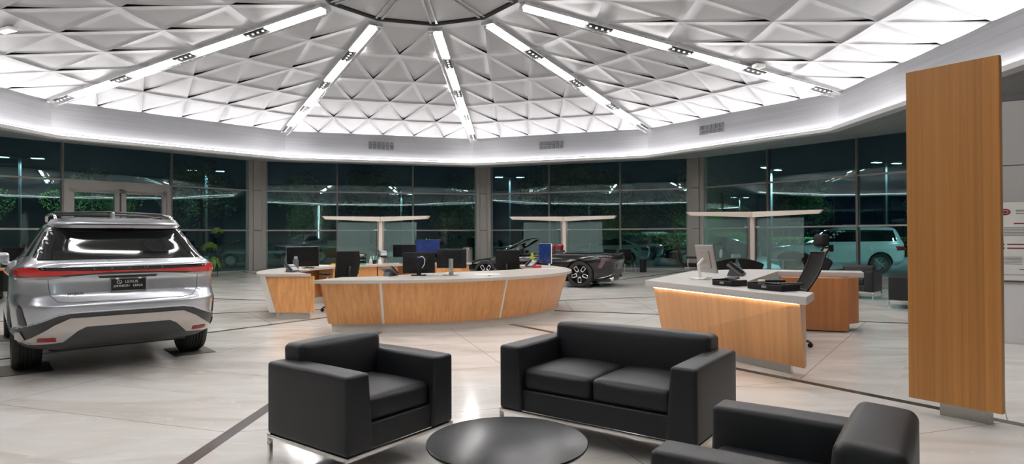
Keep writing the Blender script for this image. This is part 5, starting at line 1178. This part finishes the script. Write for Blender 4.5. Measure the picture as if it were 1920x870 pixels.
# parked cars
def park_car(label, loc, heading, kind, paint, group='parked cars outside'):
    g = thing('parked_car', label, 'car', (loc[0], loc[1], -.04), heading, group)
    if kind == 'suv':
        xr = [(.30, -.75), (.5, -.98), (.8, -1.02), (1.1, -1.0), (1.3, -.92), (1.6, -.80), (1.78, -.62), (1.84, .2)]; xf = [(.3, 3.55), (.5, 3.80), (.8, 3.82), (.98, 3.6), (1.08, 3.2), (1.14, 2.5), (1.2, 2.25), (1.5, 1.85), (1.75, 1.5), (1.84, 1.2)]; hw = [(.3, .86), (.5, .96), (.9, .975), (1.1, .94), (1.2, .90), (1.5, .82), (1.7, .74), (1.79, .62), (1.84, .2)]
        zt, wb, rw, sg, wg = 1.84, 2.85, .39, [(-.62, 1.24), (1.98, 1.22), (1.6, 1.60), (1.42, 1.68), (-.52, 1.66)], [(-.70, 1.28), (.70, 1.28), (.64, 1.66), (-.64, 1.66)]
    else:
        xr = [(.22, -.8), (.4, -1.0), (.7, -1.05), (.88, -1.02), (.98, -.9), (1.03, -.55), (1.15, -.2), (1.3, .2), (1.40, .6), (1.44, 1.0)]; xf = [(.22, 3.5), (.4, 3.70), (.6, 3.72), (.74, 3.5), (.84, 3.1), (.92, 2.5), (.97, 2.2), (1.15, 1.85), (1.32, 1.5), (1.40, 1.3), (1.44, 1.1)]; hw = [(.22, .82), (.4, .90), (.7, .92), (.9, .88), (1.0, .82), (1.2, .70), (1.35, .58), (1.42, .4), (1.44, .2)]
        zt, wb, rw, sg, wg = 1.44, 2.75, .335, [(-.25, 1.03), (2.0, .99), (1.5, 1.30), (1.1, 1.365), (.45, 1.35)], [(-.62, 1.06), (.62, 1.06), (.52, 1.32), (-.52, 1.32)]
    z0 = xr[0][0]; mb = body_mesh(xr, xf, hw, z0, zt, (5., 3.6), nz=44, na=64); bv = bvh_of(mb); a_ = rw*1.16
    mb = carve(mb, [(x, rw, a_, y0, y1) for x in (0, wb) for y0, y1 in ((.60, 1.2), (-1.2, -.60))]); mb.build('body', paint, g, smooth=40)
    for v in ('left', 'right'): patch(bv, sg, v, .006, .03, .12).build('side_window', M['cglass'], g, smooth=40)
    patch(bv, wg, 'rear', .006, .03, .12).build('rear_window', M['cglass'], g, smooth=40); patch(bv, wg, 'front', .006, .03, .12).build('windscreen', M['cglass'], g, smooth=40)
    zl = .95 if kind == 'suv' else .80
    for s in (1, -1):
        pl = [(s*.58, zl-.06), (s*.88, zl-.06), (s*.88, zl+.10), (s*.62, zl+.08)]; pl = pl if s > 0 else pl[::-1]; patch(bv, pl, 'rear', .008, .02, .08).build('tail_lamp', M['redd'], g); patch(bv, [(y, z-.10) for y, z in pl], 'front', .008, .02, .08).build('headlamp', pbr('headlamp_lens', (.5, .5, .5), .1, coat=1.), g)
        b = MB(); b.soft((2.0, s*1.0, zl+.18), (.13, .22, .15), .04, n=4); b.build('mirror', paint, g, smooth=True)
        if kind == 'suv': b = MB(); b.tube([(-.4, s*.60, 1.82), (-.3, s*.60, 1.88), (1.2, s*.60, 1.89), (1.35, s*.60, 1.82)], .02, 8); b.build('roof_rail', M['chrome'], g, smooth=True)
    for x in (0, wb):
        for y in (-.80, .80): wheel(g, x, y, rw, .24, 6, rim='rims')
    return g
PW = pbr('white_paint', (.62, .66, .62), .25, coat=1.); PS = pbr('dark_silver_paint', (.22, .24, .25), .25, metal=.7, coat=1.); PD = pbr('dark_paint', (.03, .035, .04), .2, coat=1.)
park_car('white SUV parked close outside the right hand windows', (14.15, 24.0), R(170), 'suv', PW)
park_car('dark silver SUV parked outside right of the leftmost column', (-11.4, 36.0), R(20), 'suv', PS)
park_car('white hatchback parked behind the long hedge', (11.5, 47.6), R(170), 'suv', PW)
park_car('pale saloon parked outside behind the right wing of the middle glass screen', (6.3, 32.5), R(165), 'sedan', PW)
park_car('dark saloon parked outside left of the middle column', (-3.3, 33.5), R(10), 'sedan', PS)
park_car('dark saloon parked outside behind the bonnet of the convertible', (2.2, 36.5), R(170), 'sedan', PD)
park_car('dark saloon parked outside behind the potted plants', (-14.6, 31.5), R(25), 'sedan', PS)
park_car('silver saloon parked behind the left end of the hedge', (8.4, 38.5), R(195), 'sedan', PS)
park_car('dark saloon parked outside left of the white SUV', (11.5, 31.0), R(175), 'sedan', PD)
